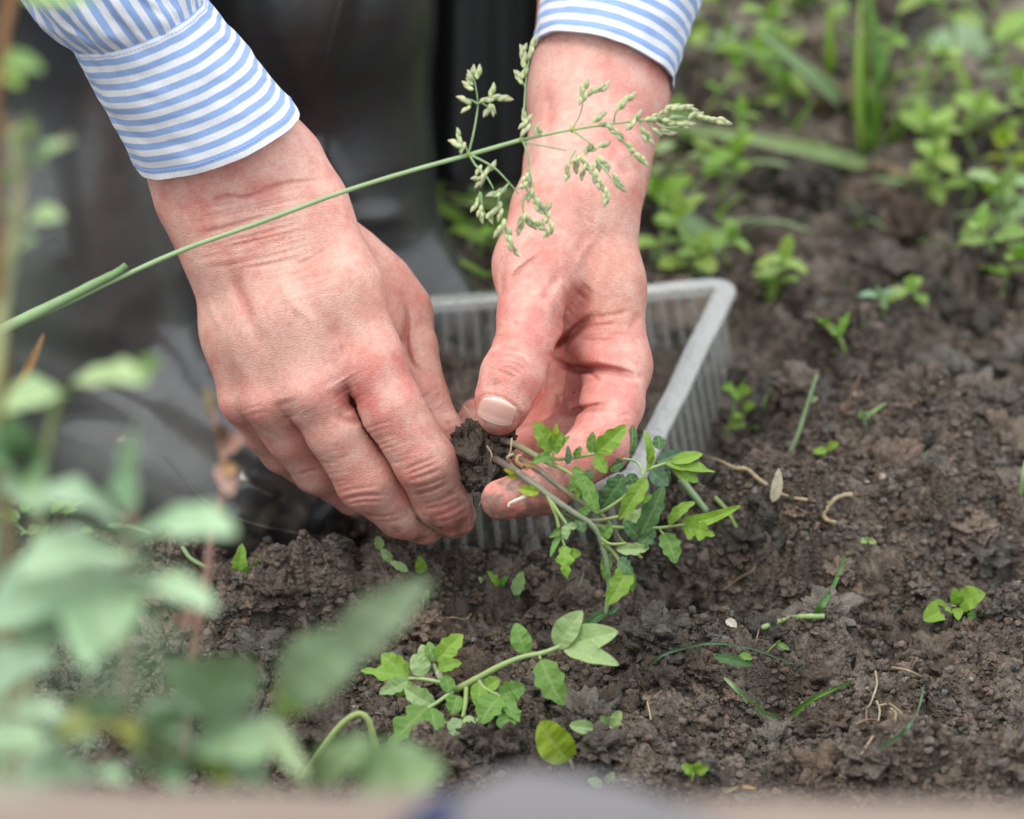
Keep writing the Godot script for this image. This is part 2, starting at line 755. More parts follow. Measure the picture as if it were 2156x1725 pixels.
func soil_tone(x: float, z: float, k := 0.0) -> Color:
	var t := n_lump.get_noise_2d(x * 1.7 + 9.0, z * 1.7) * 0.5 + n_grain.get_noise_2d(x * 0.8, z * 0.8 + 4.0) * 0.5 + k
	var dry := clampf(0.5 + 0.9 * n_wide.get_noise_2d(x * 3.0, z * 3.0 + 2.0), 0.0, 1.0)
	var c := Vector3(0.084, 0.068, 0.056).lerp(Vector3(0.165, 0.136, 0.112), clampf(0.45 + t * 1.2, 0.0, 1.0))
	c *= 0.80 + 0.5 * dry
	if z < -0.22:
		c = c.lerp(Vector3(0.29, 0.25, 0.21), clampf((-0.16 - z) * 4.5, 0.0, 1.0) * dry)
	return Color(c.x, c.y, c.z)

func spread(fine_lo: float, fine_hi: float, step: float, soft_lo: float, soft_step: float, far: float) -> PackedFloat32Array:
	var out := PackedFloat32Array()
	var x := fine_lo
	while x < fine_hi:
		out.append(x)
		x += step
	var low := PackedFloat32Array()
	x = fine_lo - step
	var s := step
	while x > -far:
		low.append(x)
		s = minf(s * 1.02, soft_step) if x > soft_lo else s * 1.12
		x -= s
	low.append(-far)
	low.reverse()
	low.append_array(out)
	x = fine_hi
	s = step
	while x < far:
		low.append(x)
		s *= 1.12
		x += s
	low.append(far)
	return low

func build_soil() -> void:
	n_wide = noise(FastNoiseLite.TYPE_SIMPLEX, 11.0, 11, 2)
	n_clod = noise(FastNoiseLite.TYPE_CELLULAR, 62.0, 12)
	n_lump = noise(FastNoiseLite.TYPE_SIMPLEX, 90.0, 13, 2)
	n_crumb = noise(FastNoiseLite.TYPE_CELLULAR, 290.0, 14)
	n_grain = noise(FastNoiseLite.TYPE_SIMPLEX, 420.0, 15, 3)
	n_crack = noise(FastNoiseLite.TYPE_CELLULAR, 38.0, 16)
	n_crack.cellular_return_type = FastNoiseLite.RETURN_DISTANCE2_SUB
	n_block = noise(FastNoiseLite.TYPE_CELLULAR, 27.0, 17)
	# heaps and hollows of the dug bed
	mound(640, 1255, 36, 13, 11)
	mound(480, 1310, 30, 18, 8)
	mound(850, 1240, 28, 12, 12)
	mound(1080, 1235, 34, 13, 9)
	mound(500, 1085, 80, 28, -17)
	mound(1000, 1120, 50, 16, -10)
	mound(1640, 1160, 40, 20, 21)
	mound(1850, 1120, 48, 34, 22)
	mound(1480, 1262, 36, 14, -8)
	mound(1750, 1290, 40, 16, -6)
	mound(1640, 1462, 15, 14, -20)
	mound(1500, 1460, 15, 12, 9)
	mound(2010, 920, 60, 28, 24)
	mound(1700, 790, 44, 20, 12)
	mound(1950, 1650, 30, 14, 17)
	mound(1640, 1640, 50, 14, 11)
	mound(2110, 1680, 13, 13, 14)
	mound(1300, 1360, 32, 16, 7)
	mound(720, 1500, 26, 18, -10)
	mound(820, 1575, 20, 12, -7)
	mound(2120, 1200, 18, 16, -16)
	mound(1500, 870, 20, 20, -6)
	mound(250, 1350, 26, 20, -12)
	mound(1900, 280, 60, 40, 16)
	mound(2080, 420, 44, 26, -16)
	mound(1640, 200, 60, 40, 12)
	mound(1780, 470, 50, 24, -9)
	mound(2050, 620, 50, 24, 10)
	var xs := spread(-0.195, 0.195, 0.00068, -0.195, 0.00068, 8.0)
	var zs := spread(-0.10, 0.165, 0.0007, -0.52, 0.0022, 8.0)
	var nx := xs.size()
	var nz := zs.size()
	var pts := PackedVector3Array()
	var cols := PackedColorArray()
	pts.resize(nx * nz)
	cols.resize(nx * nz)
	for j in nz:
		var z := zs[j]
		for i in nx:
			var x := xs[i]
			var near := absf(x) < 0.9 and z > -1.2 and z < 0.8
			var y := ground_fine(x, z) if near else ground(x, z)
			pts[j * nx + i] = Vector3(x, y, z)
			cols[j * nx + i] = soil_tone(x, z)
	var s := Shape.new()
	s.grid(pts, cols, nz, nx)
	var ground_mesh := part("soil_ground", s, M.soil)
	tag(ground_mesh, "dark brown crumbly dug soil of the garden bed", "", "", "structure")
	build_crumbs()

# a crumbly lump about the origin
func clod(r: float, seed_: int, rings: int, rough := 0.5, tone := 1.0) -> Shape:
	var s := Shape.new()
	var f := noise(FastNoiseLite.TYPE_SIMPLEX, 0.9, seed_, 2)
	var g := noise(FastNoiseLite.TYPE_CELLULAR, 2.2, seed_ + 1)
	var h := noise(FastNoiseLite.TYPE_SIMPLEX, 5.0, seed_ + 2, 4)
	var seg := rings * 2
	var pts := PackedVector3Array()
	var cols := PackedColorArray()
	for j in rings + 1:
		for i in seg + 1:
			var a := PI * j / rings
			var b := TAU * (i % seg) / seg
			var d := Vector3(sin(a) * cos(b), cos(a), sin(a) * sin(b))
			var k := 1.0 + rough * (0.55 * f.get_noise_3dv(d) - 0.5 * (g.get_noise_3dv(d) + 0.5) + 0.34 * h.get_noise_3dv(d))
			pts.append(d * r * k)
			var t := clampf(0.5 + h.get_noise_3dv(d * 1.3) * 0.9, 0.0, 1.0)
			var c := Vector3(0.084, 0.068, 0.056).lerp(Vector3(0.165, 0.136, 0.112), t) * tone
			cols.append(Color(c.x, c.y, c.z))
	s.grid(pts, cols, rings + 1, seg + 1, PackedVector2Array(), false)
	return s

func build_crumbs() -> void:
	# loose crumbs that lie on the bed: more than anyone could count
	var counts := [36000, 36000, 760, 14000, 520]
	for kind in 5:
		var count: int = counts[kind]
		var m := MultiMesh.new()
		m.transform_format = MultiMesh.TRANSFORM_3D
		m.use_colors = true
		m.mesh = flipped(clod(1.0, 100 + kind * 7, [5, 4, 22, 5, 16][kind], [0.8, 0.8, 1.15, 0.8, 1.15][kind])).mesh()
		m.instance_count = count
		var far := kind >= 3
		for i in count:
			var x := 0.0
			var z := 0.0
			# they gather in drifts
			for tries in 6:
				x = rng.randf_range(-0.2, 0.2)
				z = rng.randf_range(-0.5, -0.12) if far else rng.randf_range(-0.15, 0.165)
				if n_lump.get_noise_2d(x * 0.4 + 3.0, z * 0.4 + kind) > rng.randf_range(-0.3, 0.55):
					break
			var r := 0.0003 + 0.0017 * pow(rng.randf(), 4.2)
			var sink := rng.randf_range(-0.3, 0.5)
			if kind == 2 or kind == 4:
				r = 0.0024 + 0.0088 * pow(rng.randf(), 2.6) * (1.4 if far else 1.0)
				sink = rng.randf_range(-0.55, 0.15)
			elif far:
				r *= 1.5
			var y := ground_fine(x, z)
			var turn := Basis.from_euler(Vector3(rng.randf() * TAU, rng.randf() * TAU, rng.randf() * TAU)).scaled(Vector3(r, r * rng.randf_range(0.6, 1.0), r))
			m.set_instance_transform(i, Transform3D(turn, Vector3(x, y + r * sink, z)))
			var k := rng.randf_range(0.55, 1.5)
			var warm := rng.randf_range(-0.12, 0.12)
			if rng.randf() < 0.008 and r < 0.002:
				k = rng.randf_range(2.2, 3.6)
			m.set_instance_color(i, Color(k * (1.0 + warm), k, k * (1.0 - warm * 0.6)))
		var o := MultiMeshInstance3D.new()
		o.name = numbered("soil_crumbs")
		o.multimesh = m
		o.material_override = M.soil
		add_child(o)
		tag(o, ["fine loose crumbs of soil scattered over the bed", "small loose grains of soil between the clods", "rough clods of soil lying on the bed round the hands", "loose crumbs of soil on the far part of the bed", "rough clods of soil on the far part of the bed"][kind], "soil", "", "stuff")

# ---------------------------------------------------------------- the person: two hands, sleeves, boots
# In the person's own measuring plane: millimetres right, up and toward the viewer's side
func mm(u: float, v: float, w := 0.0) -> Vector3:
	return Vector3((u - 1078.0) * 0.17, (862.0 - v) * 0.17, w)

func joints(list: Array) -> Array:
	var out := []
	for j in list:
		out.append([mm(j[0], j[1], j[2]), j[3] * 0.17])
	return out

func line2(f: int, pts: Array) -> PackedVector2Array:
	var out := PackedVector2Array()
	for p in pts:
		var q := uv_of(f, p[0], p[1])
		out.append(Vector2((q.x - 1078.0) * 0.17, (862.0 - q.y) * 0.17))
	return out

func curved2(pts: PackedVector2Array, per := 5) -> PackedVector2Array:
	var c := PackedVector3Array()
	for p in pts:
		c.append(Vector3(p.x, p.y, 0))
	var out := PackedVector2Array()
	for p in curve(c, per):
		out.append(Vector2(p.x, p.y))
	return out

func mark(fl: Flesh, f: int, pts: Array, width_u: float, depth: float) -> void:
	fl.stroke(curved2(line2(f, pts)), width_u * 0.17, depth)

func swell(fl: Flesh, u: float, v: float, width_u: float, height: float) -> void:
	var p := mm(u, v)
	fl.stroke(PackedVector2Array([Vector2(p.x, p.y), Vector2(p.x + 0.5, p.y)]), width_u * 0.17, height, false)

# many short fine creases side by side
func creases(fl: Flesh, f: int, from: Array, to: Array, across: Array, count: int, depth: float, width_u: float) -> void:
	var a := uv_of(f, from[0], from[1])
	var b := uv_of(f, to[0], to[1])
	var d := Vector2(across[0], across[1]) * absf(FRAMES[f][1])
	for i in count:
		var q := a.lerp(b, (i + rng.randf() * 0.7) / count)
		var l := rng.randf_range(0.45, 1.0)
		var off := d * rng.randf_range(-0.5, 0.5) * (1.0 - l) * 1.6
		var p0 := q + off - d * l * 0.5
		var p1 := q + off + d * l * 0.5 + Vector2(0, rng.randf_range(-4, 4))
		var m := (p0 + p1) * 0.5 + Vector2(rng.randf_range(-2, 2), rng.randf_range(-4, 4))
		fl.stroke(curved2(line2(0, [[p0.x, p0.y], [m.x, m.y], [p1.x, p1.y]])), width_u * 0.17, -depth * rng.randf_range(0.4, 1.0))

func flesh_part(fl: Flesh, called: String, parent: Node3D, mat: Material, tint: Callable, turn := 0.0) -> MeshInstance3D:
	# own axes lie along the limb, so that fine creases run across it
	var s := Shape.new()
	var spin := Basis(Vector3.BACK, turn)
	var back := spin.inverse()
	for i in fl.verts.size():
		var p := fl.verts[i]
		s.v.append(back * p * 0.001)
		s.n.append(back * fl.norms[i])
		s.c.append(tint.call(p, fl.norms[i]))
		s.t.append(Vector2.ZERO)
	s.idx = fl.idx
	var o := MeshInstance3D.new()
	o.mesh = s.mesh()
	o.material_override = mat
	o.name = called
	parent.add_child(o, true)
	o.transform = place_of(parent).affine_inverse() * Transform3D(Basis(right, up, toward) * spin, middle)
	return o

var n_blotch: FastNoiseLite
var n_fleck: FastNoiseLite
var tint_spots := []

func spot(f: int, x: float, y: float, r_u: float, c: Vector3, k: float) -> void:
	var q := uv_of(f, x, y)
	var p := mm(q.x, q.y)
	tint_spots.append([Vector2(p.x, p.y), r_u * 0.17, c, k])

const RUDDY := Vector3(0.565, 0.17, 0.145)
const PALE := Vector3(0.71, 0.46, 0.39)
const FLESH := Vector3(0.65, 0.352, 0.293)
const TAN := Vector3(0.51, 0.285, 0.205)
const EARTHY := Vector3(0.20, 0.125, 0.10)
const PINK := Vector3(0.635, 0.25, 0.215)

var marked: Flesh
var grimy := []

func skin_tint(p: Vector3, n: Vector3) -> Color:
	var c := FLESH
	var b := n_blotch.get_noise_3dv(p)
	c = c.lerp(RUDDY if b > 0.0 else PALE, absf(b) * 0.9)
	for s in tint_spots:
		var d: float = (Vector2(p.x, p.y) - s[0]).length_squared() / (s[1] * s[1])
		if d < 4.0:
			c = c.lerp(s[2], s[3] * exp(-d) * clampf(0.8 + b, 0.3, 1.2))
	# sculpted grooves turn a darker red the deeper they are cut
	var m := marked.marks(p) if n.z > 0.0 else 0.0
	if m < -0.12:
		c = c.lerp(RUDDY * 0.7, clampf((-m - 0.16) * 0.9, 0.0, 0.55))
	for g in grimy:
		var q: float = p.distance_to(g[0]) / g[1]
		if q < 1.6:
			var k: float = clampf(n_blotch.get_noise_3dv(p * 2.6) * 1.5 + 0.7 - 0.62 * q, 0.0, 0.85)
			c = c.lerp(EARTHY, k * g[2])
	var fine := n_blotch.get_noise_3dv(p * 3.7)
	c = c.lerp(RUDDY if fine > 0.0 else PALE, absf(fine) * 0.32)
	var f := n_fleck.get_noise_3dv(p)
	c *= 1.0 + 0.15 * f
	if f > 0.62:
		c = c.lerp(TAN * 0.85, 0.35)
	return Color(c.x, c.y, c.z)

# a fingernail laid on the end of a finger; axis points to the tip
func fingernail(fl: Flesh, parent: Node3D, center: Vector2, axis: Vector2, length: float, width: float, tone: Color, lift := 0.28) -> void:
	var s := Shape.new()
	var c := line2(0, [[center.x, center.y]])[0]
	var ax := Vector2(axis.x, -axis.y).normalized()
	var sd := Vector2(ax.y, -ax.x)
	var keep := fl.relief_w
	fl.relief_w = 0
	var rows := 17
	var cols := 17
	var pts := PackedVector3Array()
	var cc := PackedColorArray()
	for j in rows:
		for i in cols:
			var y := lerpf(-1.0, 1.0, float(j) / (rows - 1))
			var x := lerpf(-1.0, 1.0, float(i) / (cols - 1))
			# rounded at the root and at the free edge
			var xs := x * sqrt(maxf(0.0, 1.0 - pow(absf(y), 5.0) * (0.62 if y < 0.0 else 0.42)))
			var ys := y - 0.2 * x * x * signf(y) * absf(y)
			var q := c + ax * ys * length * 0.5 + sd * xs * width * 0.5
			var z := fl.front(q.x, q.y, 120.0)
			var edge := minf(minf(1.0 - absf(x), 1.0 + y) * 5.0, 1.0)
			pts.append(Vector3(q.x, q.y, z + lift * edge - 0.12 * (1.0 - edge) + (0.15 if y > 0.6 else 0.0)))
			var k := tone
			if y > 0.8:
				k = Color(0.70, 0.58, 0.50)
			elif y < -0.66:
				k = tone.lerp(Color(0.8, 0.62, 0.55), 0.5)
			if y > 0.97:
				k = Color(0.35, 0.25, 0.2)
			k = k * (1.0 + 0.05 * n_fleck.get_noise_2d(x * 60.0, y * 6.0))
			cc.append(k)
	s.grid(pts, cc, rows, cols)
	s.smooth()
	if s.n[int(rows / 2) * cols + int(cols / 2)].z < 0.0:
		for k in range(0, s.idx.size(), 3):
			var h := s.idx[k]
			s.idx[k] = s.idx[k + 1]
			s.idx[k + 1] = h
		s.smooth()
	fl.relief_w = keep
	# the person's plane to the hand's own axes
	var hand: MeshInstance3D = parent
	var spin := Basis(right, up, toward).inverse() * hand.basis
	var inv := spin.inverse()
	for i in s.v.size():
		s.v[i] = inv * s.v[i] * 0.001
		s.n[i] = inv * s.n[i]
	var o := MeshInstance3D.new()
	o.mesh = s.mesh()
	o.material_override = M.nail
	o.name = "fingernail"
	parent.add_child(o, true)

func build_person() -> void:
	n_blotch = noise(FastNoiseLite.TYPE_SIMPLEX, 0.055, 71, 3)
	n_fleck = noise(FastNoiseLite.TYPE_SIMPLEX, 0.55, 72, 2)
	var base := level(300, 860)
	base.y = 0.0
	var who := thing("person", "person in blue striped shirt and dark rubber boots crouching to lift seedlings with both hands", "person", base)
	build_right_hand(who)
	build_left_hand(who)
	build_sleeves(who)
	build_boots(who)

# the hand on the left of the photograph, seen from its back
func build_right_hand(who: Node3D) -> void:
	var h := Flesh.new()
	# forearm: two capsules side by side make it broader than thick
	h.chain(joints([[110, -160, 34, 98], [300, 110, 15, 98], [414, 292, 2, 112], [453, 400, -4, 120], [492, 500, -2, 112]]), 0)
	h.chain(joints([[165, -170, 34, 98], [350, 95, 15, 95], [490, 270, 2, 103], [556, 368, -4, 122], [600, 470, -2, 112]]), 0)
	# metacarpals
	h.chain(joints([[655, 440, 0, 82], [722, 610, 8, 76], [782, 752, 12, 68]]), 0)
	h.chain(joints([[588, 470, 3, 84], [628, 660, 11, 74], [662, 812, 14, 66]]), 0)
	h.chain(joints([[524, 500, 0, 80], [550, 700, 4, 72], [574, 838, 5, 58]]), 0)
	h.chain(joints([[465, 520, -6, 76], [500, 700, -8, 70], [512, 832, -8, 54]]), 0)
	# thumb root and the web
	h.chain(joints([[664, 462, -14, 62], [742, 562, -24, 68], [800, 610, -28, 64], [848, 656, -30, 56]]), 0)
	h.bone(mm(690, 550, -8), 11.0, mm(790, 690, -14), 9.5, 0)
	h.bone(mm(778, 800, -6), 10.0, mm(672, 862, -6), 9.5, 0)
	h.bone(mm(660, 868, -7), 8.5, mm(585, 890, -12), 8.0, 0)
	# index, middle, ring, little finger, thumb
	h.chain(joints([[782, 768, 12, 66], [828, 862, 14, 67], [896, 972, 12, 64], [930, 1048, 0, 61], [953, 1086, -8, 49]]), 1)
	h.chain(joints([[664, 828, 14, 62], [706, 908, 10, 60], [772, 1012, 2, 64], [846, 1078, -10, 55], [893, 1106, -17, 43]]), 2)
	h.chain(joints([[577, 850, 4, 54], [612, 918, -6, 52], [668, 984, -18, 55], [745, 1040, -32, 47], [800, 1066, -40, 38]]), 3)
	h.chain(joints([[516, 846, -9, 48], [548, 905, -22, 45], [590, 950, -32, 46], [655, 1000, -46, 40], [705, 1020, -54, 34]]), 4)
	h.chain(joints([[846, 652, -30, 55], [868, 730, -27, 50], [893, 838, -20, 49], [934, 912, -14, 42], [960, 950, -10, 38]]), 5)
	h.canvas(Vector2(-140, -62), Vector2(-5, 150), 0.3)
	# tendons and the hollow between them
	mark(h, 0, [[640, 470], [700, 600], [758, 735]], 22, 0.55)
	mark(h, 0, [[582, 500], [622, 660], [652, 800]], 24, 0.7)
	mark(h, 0, [[520, 560], [548, 700], [572, 830]], 20, 0.35)
	mark(h, 1, [[540, 930], [610, 1150], [715, 1390], [800, 1580]], 17, -0.85)
	mark(h, 1, [[600, 1130], [700, 1340]], 12, -0.25)
	mark(h, 1, [[1000, 1150], [1150, 1350], [1200, 1480]], 22, -0.5)
	# knuckles
	swell(h, 778, 792, 48, 1.7)
	swell(h, 640, 846, 44, 1.5)
	swell(h, 560, 852, 34, 0.9)
	swell(h, 502, 850, 30, 0.6)
	mark(h, 0, [[752, 862], [732, 836], [712, 806]], 30, -1.1)
	mark(h, 0, [[622, 890], [610, 868], [602, 836]], 26, -0.8)
	mark(h, 0, [[700, 872], [740, 886], [768, 884]], 9, -0.7)
	# the fold where index knuckle and thumb part
	mark(h, 1, [[1585, 1180], [1600, 1330], [1592, 1450], [1625, 1570], [1700, 1640]], 6, -1.0)
	mark(h, 1, [[820, 1050], [900, 1200], [1040, 1330], [1060, 1500]], 9, 0.45)
	mark(h, 1, [[1200, 900], [1290, 1080], [1340, 1260]], 9, 0.4)
	mark(h, 1, [[400, 1050], [430, 1250], [520, 1420]], 8, 0.35)
	# wrist creases
	mark(h, 1, [[400, 650], [520, 590], [640, 590], [760, 545], [900, 505], [1140, 480]], 5, -0.65)
	mark(h, 1, [[430, 625], [500, 590], [560, 560]], 12, -0.6)
	mark(h, 1, [[330, 850], [450, 790], [600, 745], [760, 700]], 5, -0.35)
	mark(h, 1, [[320, 960], [450, 930], [620, 880], [760, 830]], 5, -0.33)
	mark(h, 1, [[560, 850], [700, 820], [900, 760], [1000, 720]], 5, -0.3)
	mark(h, 1, [[900, 1000], [1040, 950], [1200, 850]], 5, -0.3)
	mark(h, 1, [[640, 1010], [800, 990], [1000, 960]], 5, -0.25)
	creases(h, 1, [640, 560], [700, 1000], [720, -170], 30, 0.22, 3.4)
	creases(h, 1, [500, 620], [520, 900], [300, -60], 16, 0.2, 3.2)
	creases(h, 1, [900, 900], [1000, 1200], [420, -130], 14, 0.12, 3.2)
	creases(h, 1, [560, 300], [900, 380], [300, -90], 12, 0.1, 3.4)
	# wrinkles on the finger joints
	for q in [[[1330, 905], [1420, 865], [1550, 815]], [[1350, 930], [1440, 895], [1560, 845]], [[1362, 960], [1460, 930], [1570, 890]], [[1390, 1000], [1480, 985], [1600, 940]], [[1420, 1040], [1510, 1020], [1620, 970]]]:
		mark(h, 2, q, 4.6, -0.55)
	for q in [[[1450, 1100], [1560, 1075], [1690, 1020]], [[1460, 1130], [1580, 1110], [1700, 1055]], [[1500, 1180], [1610, 1150], [1730, 1090]], [[1520, 1215], [1640, 1185], [1740, 1130]]]:
		mark(h, 2, q, 4.2, -0.36)
	mark(h, 2, [[960, 1085], [1080, 1052], [1250, 1045]], 5, -0.75)
	mark(h, 2, [[990, 1105], [1100, 1085], [1240, 1085]], 4, -0.4)
	mark(h, 2, [[940, 1040], [1050, 1010], [1200, 990]], 4, -0.3)
	mark(h, 2, [[1120, 1170], [1230, 1175], [1330, 1150]], 4, -0.35)
	mark(h, 2, [[1160, 1205], [1260, 1205], [1370, 1180]], 4, -0.3)
	mark(h, 2, [[700, 930], [780, 905], [840, 900]], 4, -0.3)
	creases(h, 2, [1180, 620], [1330, 860], [230, -70], 16, 0.16, 3.2)
	creases(h, 2, [880, 740], [960, 1000], [240, -30], 14, 0.14, 3.2)
	creases(h, 2, [960, 330], [1060, 540], [260, -150], 18, 0.2, 3.6)
	creases(h, 2, [680, 480], [740, 620], [200, -60], 12, 0.16, 3.4)
	creases(h, 2, [400, 500], [520, 620], [160, -40], 10, 0.14, 3.2)
	creases(h, 2, [1480, 430], [1600, 560], [110, -70], 12, 0.24, 3.4)
	h.build(0.62, Vector3(-152, -60, -75), Vector3(-5, 160, 52), 0.3)
	tint_spots.clear()
	spot(2, 1130, 390, 75, RUDDY, 0.75)
	spot(2, 700, 520, 60, RUDDY, 0.55)
	spot(2, 330, 560, 50, RUDDY, 0.5)
	spot(2, 1420, 920, 75, RUDDY, 0.45)
	spot(2, 1640, 1200, 60, RUDDY, 0.55)
	spot(2, 1400, 1280, 70, RUDDY, 0.45)
	spot(2, 1000, 900, 80, RUDDY, 0.4)
	spot(2, 1600, 700, 60, PINK, 0.5)
	spot(2, 1740, 840, 30, RUDDY, 0.6)
	spot(1, 1350, 1130, 90, TAN, 0.5)
	spot(1, 1000, 800, 80, TAN, 0.35)
	spot(1, 600, 1400, 60, TAN, 0.35)
	spot(1, 900, 1450, 110, PALE, 0.55)
	spot(1, 420, 1200, 70, PALE, 0.35)
	spot(1, 700, 400, 110, RUDDY, 0.25)
	spot(1, 1215, 1480, 6, RUDDY * 0.8, 0.7)
	spot(1, 690, 830, 6, RUDDY * 0.9, 0.6)
	for q in [[860, 1215], [925, 1215], [905, 1345], [950, 1290], [720, 1360]]:
		spot(1, q[0], q[1], 6, TAN * 0.75, 0.6)
	marked = h
	grimy = [[mm(955, 1090, -4), 13.0, 0.85], [mm(895, 1108, -14), 12.0, 0.8], [mm(960, 955, -4), 8.0, 0.8], [mm(800, 1066, -34), 14.0, 0.6], [mm(900, 985, 22), 10.0, 0.25]]
	var o := flesh_part(h, "right_hand", who, M.skin, skin_tint, deg_to_rad(24))
	h.relief_w = 0
	fingernail(h, o, Vector2(975, 938), Vector2(0.45, 0.9), 9.0, 6.0, Color(0.62, 0.42, 0.35))

# the hand on the right, cupped palm up, thumb on top
func build_left_hand(who: Node3D) -> void:
	var h := Flesh.new()
	h.k_palm = 8.0
	h.chain(joints([[1330, -260, -78, 178], [1262, 190, -50, 138], [1234, 350, -32, 122], [1222, 430, -22, 116]]), 0)
	h.chain(joints([[1330, -260, -100, 178], [1262, 190, -66, 138], [1240, 350, -52, 120], [1232, 430, -44, 112]]), 0)
	# metacarpals, the index nearest
	h.chain(joints([[1240, 430, -24, 100], [1276, 600, -12, 76], [1298, 768, -2, 70]]), 0)
	h.chain(joints([[1232, 440, -40, 96], [1255, 620, -36, 78], [1262, 800, -30, 64]]), 0)
	h.chain(joints([[1215, 450, -50, 90], [1225, 630, -52, 74], [1220, 800, -50, 58]]), 0)
	h.chain(joints([[1190, 460, -56, 84], [1190, 630, -62, 70], [1172, 790, -62, 52]]), 0)
	# ball of the thumb and the web
	h.chain(joints([[1168, 450, -18, 96], [1136, 560, -6, 90], [1120, 668, 12, 68]]), 0)
	h.chain(joints([[1168, 610, -12, 62], [1228, 706, -10, 50]]), 0)
	# index, middle, ring, little finger, thumb
	h.chain(joints([[1298, 772, -2, 71], [1288, 850, 14, 66], [1262, 935, 32, 63], [1140, 1028, 40, 52], [1056, 1050, 38, 43]]), 1)
	h.chain(joints([[1262, 806, -30, 62], [1200, 925, -8, 56], [1095, 955, -18, 50], [1000, 915, -30, 40]]), 2)
	h.chain(joints([[1220, 806, -50, 56], [1165, 905, -34, 52], [1070, 920, -42, 46], [990, 895, -50, 37]]), 3)
	h.chain(joints([[1172, 796, -62, 50], [1120, 870, -54, 46], [1050, 880, -60, 40], [1000, 872, -66, 34]]), 4)
	h.chain(joints([[1120, 668, 12, 68], [1104, 730, 20, 62], [1078, 792, 25, 65], [1060, 842, 27, 58], [1052, 868, 26, 48]]), 5)
	h.canvas(Vector2(-22, -62), Vector2(80, 152), 0.3)
	# tendons at the wrist, dents beside them
	mark(h, 3, [[720, -200], [705, 60], [700, 240], [640, 400]], 22, 1.1)
	mark(h, 7, [[880, 480], [900, 620], [880, 780], [870, 1000]], 11, -0.8)
	mark(h, 7, [[930, 560], [960, 700], [930, 900]], 26, 0.6)
	mark(h, 3, [[690, 190], [720, 230]], 9, -0.6)
	mark(h, 7, [[1180, 960], [1290, 1000], [1420, 1060]], 16, -0.6)
	mark(h, 7, [[1050, 1000], [1240, 1040], [1440, 1140]], 24, 0.7)
	mark(h, 3, [[1080, 420], [1060, 640], [1120, 800], [1090, 960]], 9, 0.55)
	mark(h, 3, [[1060, 640], [960, 760], [900, 900]], 8, 0.4)
	mark(h, 7, [[1400, 880], [1300, 960], [1250, 1100]], 10, 0.4)
	# ball of the thumb
	mark(h, 3, [[470, 965], [530, 880], [610, 820], [690, 775]], 5, -0.85)
	mark(h, 3, [[550, 730], [620, 680], [680, 655]], 4.5, -0.4)
	mark(h, 3, [[420, 1080], [430, 900], [470, 760]], 7, -0.5)
	mark(h, 3, [[830, 900], [760, 960], [700, 1060], [660, 1130]], 12, -0.75)
	mark(h, 3, [[860, 930], [800, 1000], [720, 1110]], 14, 0.55)
	# hollow between thumb and index bone
	mark(h, 3, [[1000, 960], [930, 1060], [850, 1190], [770, 1300]], 26, -1.9)
	mark(h, 3, [[1050, 1170], [960, 1240], [860, 1330], [755, 1450]], 9, -2.6)
	mark(h, 3, [[985, 1215], [880, 1310], [800, 1400]], 6, -1.5)
	mark(h, 3, [[1000, 1195], [1120, 1185], [1290, 1150]], 5, -0.6)
	mark(h, 3, [[960, 1270], [1080, 1250], [1200, 1240]], 4.5, -0.4)
	mark(h, 3, [[930, 1340], [1060, 1350], [1190, 1330]], 4.5, -0.35)
	mark(h, 3, [[1250, 1290], [1310, 1220], [1350, 1150]], 10, -0.5)
	# the roll of flesh over the index root and the fold below it
	mark(h, 3, [[850, 1430], [980, 1450], [1150, 1440]], 24, 1.6)
	mark(h, 3, [[750, 1452], [840, 1508], [960, 1536], [1120, 1545], [1340, 1595]], 8, -3.2)
	mark(h, 3, [[830, 1520], [960, 1555], [1080, 1560]], 7, -1.6)
	mark(h, 3, [[1005, 1550], [1040, 1590], [1075, 1625]], 4.5, -0.8)
	mark(h, 3, [[800, 1640], [850, 1720], [870, 1800]], 10, 0.4)
	# creases of the index finger
	mark(h, 4, [[790, 235], [840, 205], [910, 185], [1060, 150]], 7, -2.0)
	mark(h, 4, [[780, 60], [770, 130], [800, 230]], 12, -1.4)
	mark(h, 4, [[1100, 240], [1150, 220], [1200, 215]], 4, -0.3)
	mark(h, 4, [[560, 600], [580, 700], [560, 800]], 4, -0.35)
	# thumb joint
	for q in [[[360, 1470], [450, 1455], [530, 1480], [600, 1540], [640, 1600]], [[385, 1500], [470, 1500], [550, 1540], [600, 1600]], [[400, 1530], [480, 1540], [550, 1590]], [[370, 1560], [440, 1570], [520, 1620]], [[380, 1420], [470, 1410], [560, 1440]]]:
		mark(h, 3, q, 4.6, -0.5)
	mark(h, 3, [[500, 1240], [515, 1250]], 4, -0.5)
	# bed of the thumb nail
	mark(h, 4, [[235, 215], [255, 130], [300, 92], [400, 112], [490, 175], [500, 230], [470, 300]], 3.4, -0.45)
	mark(h, 4, [[520, 160], [530, 230], [480, 310]], 5, 0.35)
	creases(h, 3, [480, 1180], [430, 1420], [230, 30], 16, 0.16, 3.0)
	creases(h, 3, [760, 1150], [980, 930], [190, 190], 26, 0.16, 3.2)
	creases(h, 3, [1060, 1200], [1150, 1400], [300, -20], 18, 0.2, 3.2)
	creases(h, 3, [620, 640], [560, 900], [260, -190], 16, 0.13, 3.2)
	creases(h, 3, [1050, 560], [1150, 1000], [200, 110], 22, 0.1, 3.0)
	creases(h, 4, [1000, 40], [1180, 300], [160, 10], 10, 0.14, 3.2)
	h.build(0.62, Vector3(-24, -44, -92), Vector3(82, 168, 58), 0.3)
	tint_spots.clear()
	spot(3, 430, 1560, 60, RUDDY, 0.7)
	spot(4, 420, 330, 34, RUDDY, 0.9)
	spot(4, 900, 100, 110, PINK, 0.8)
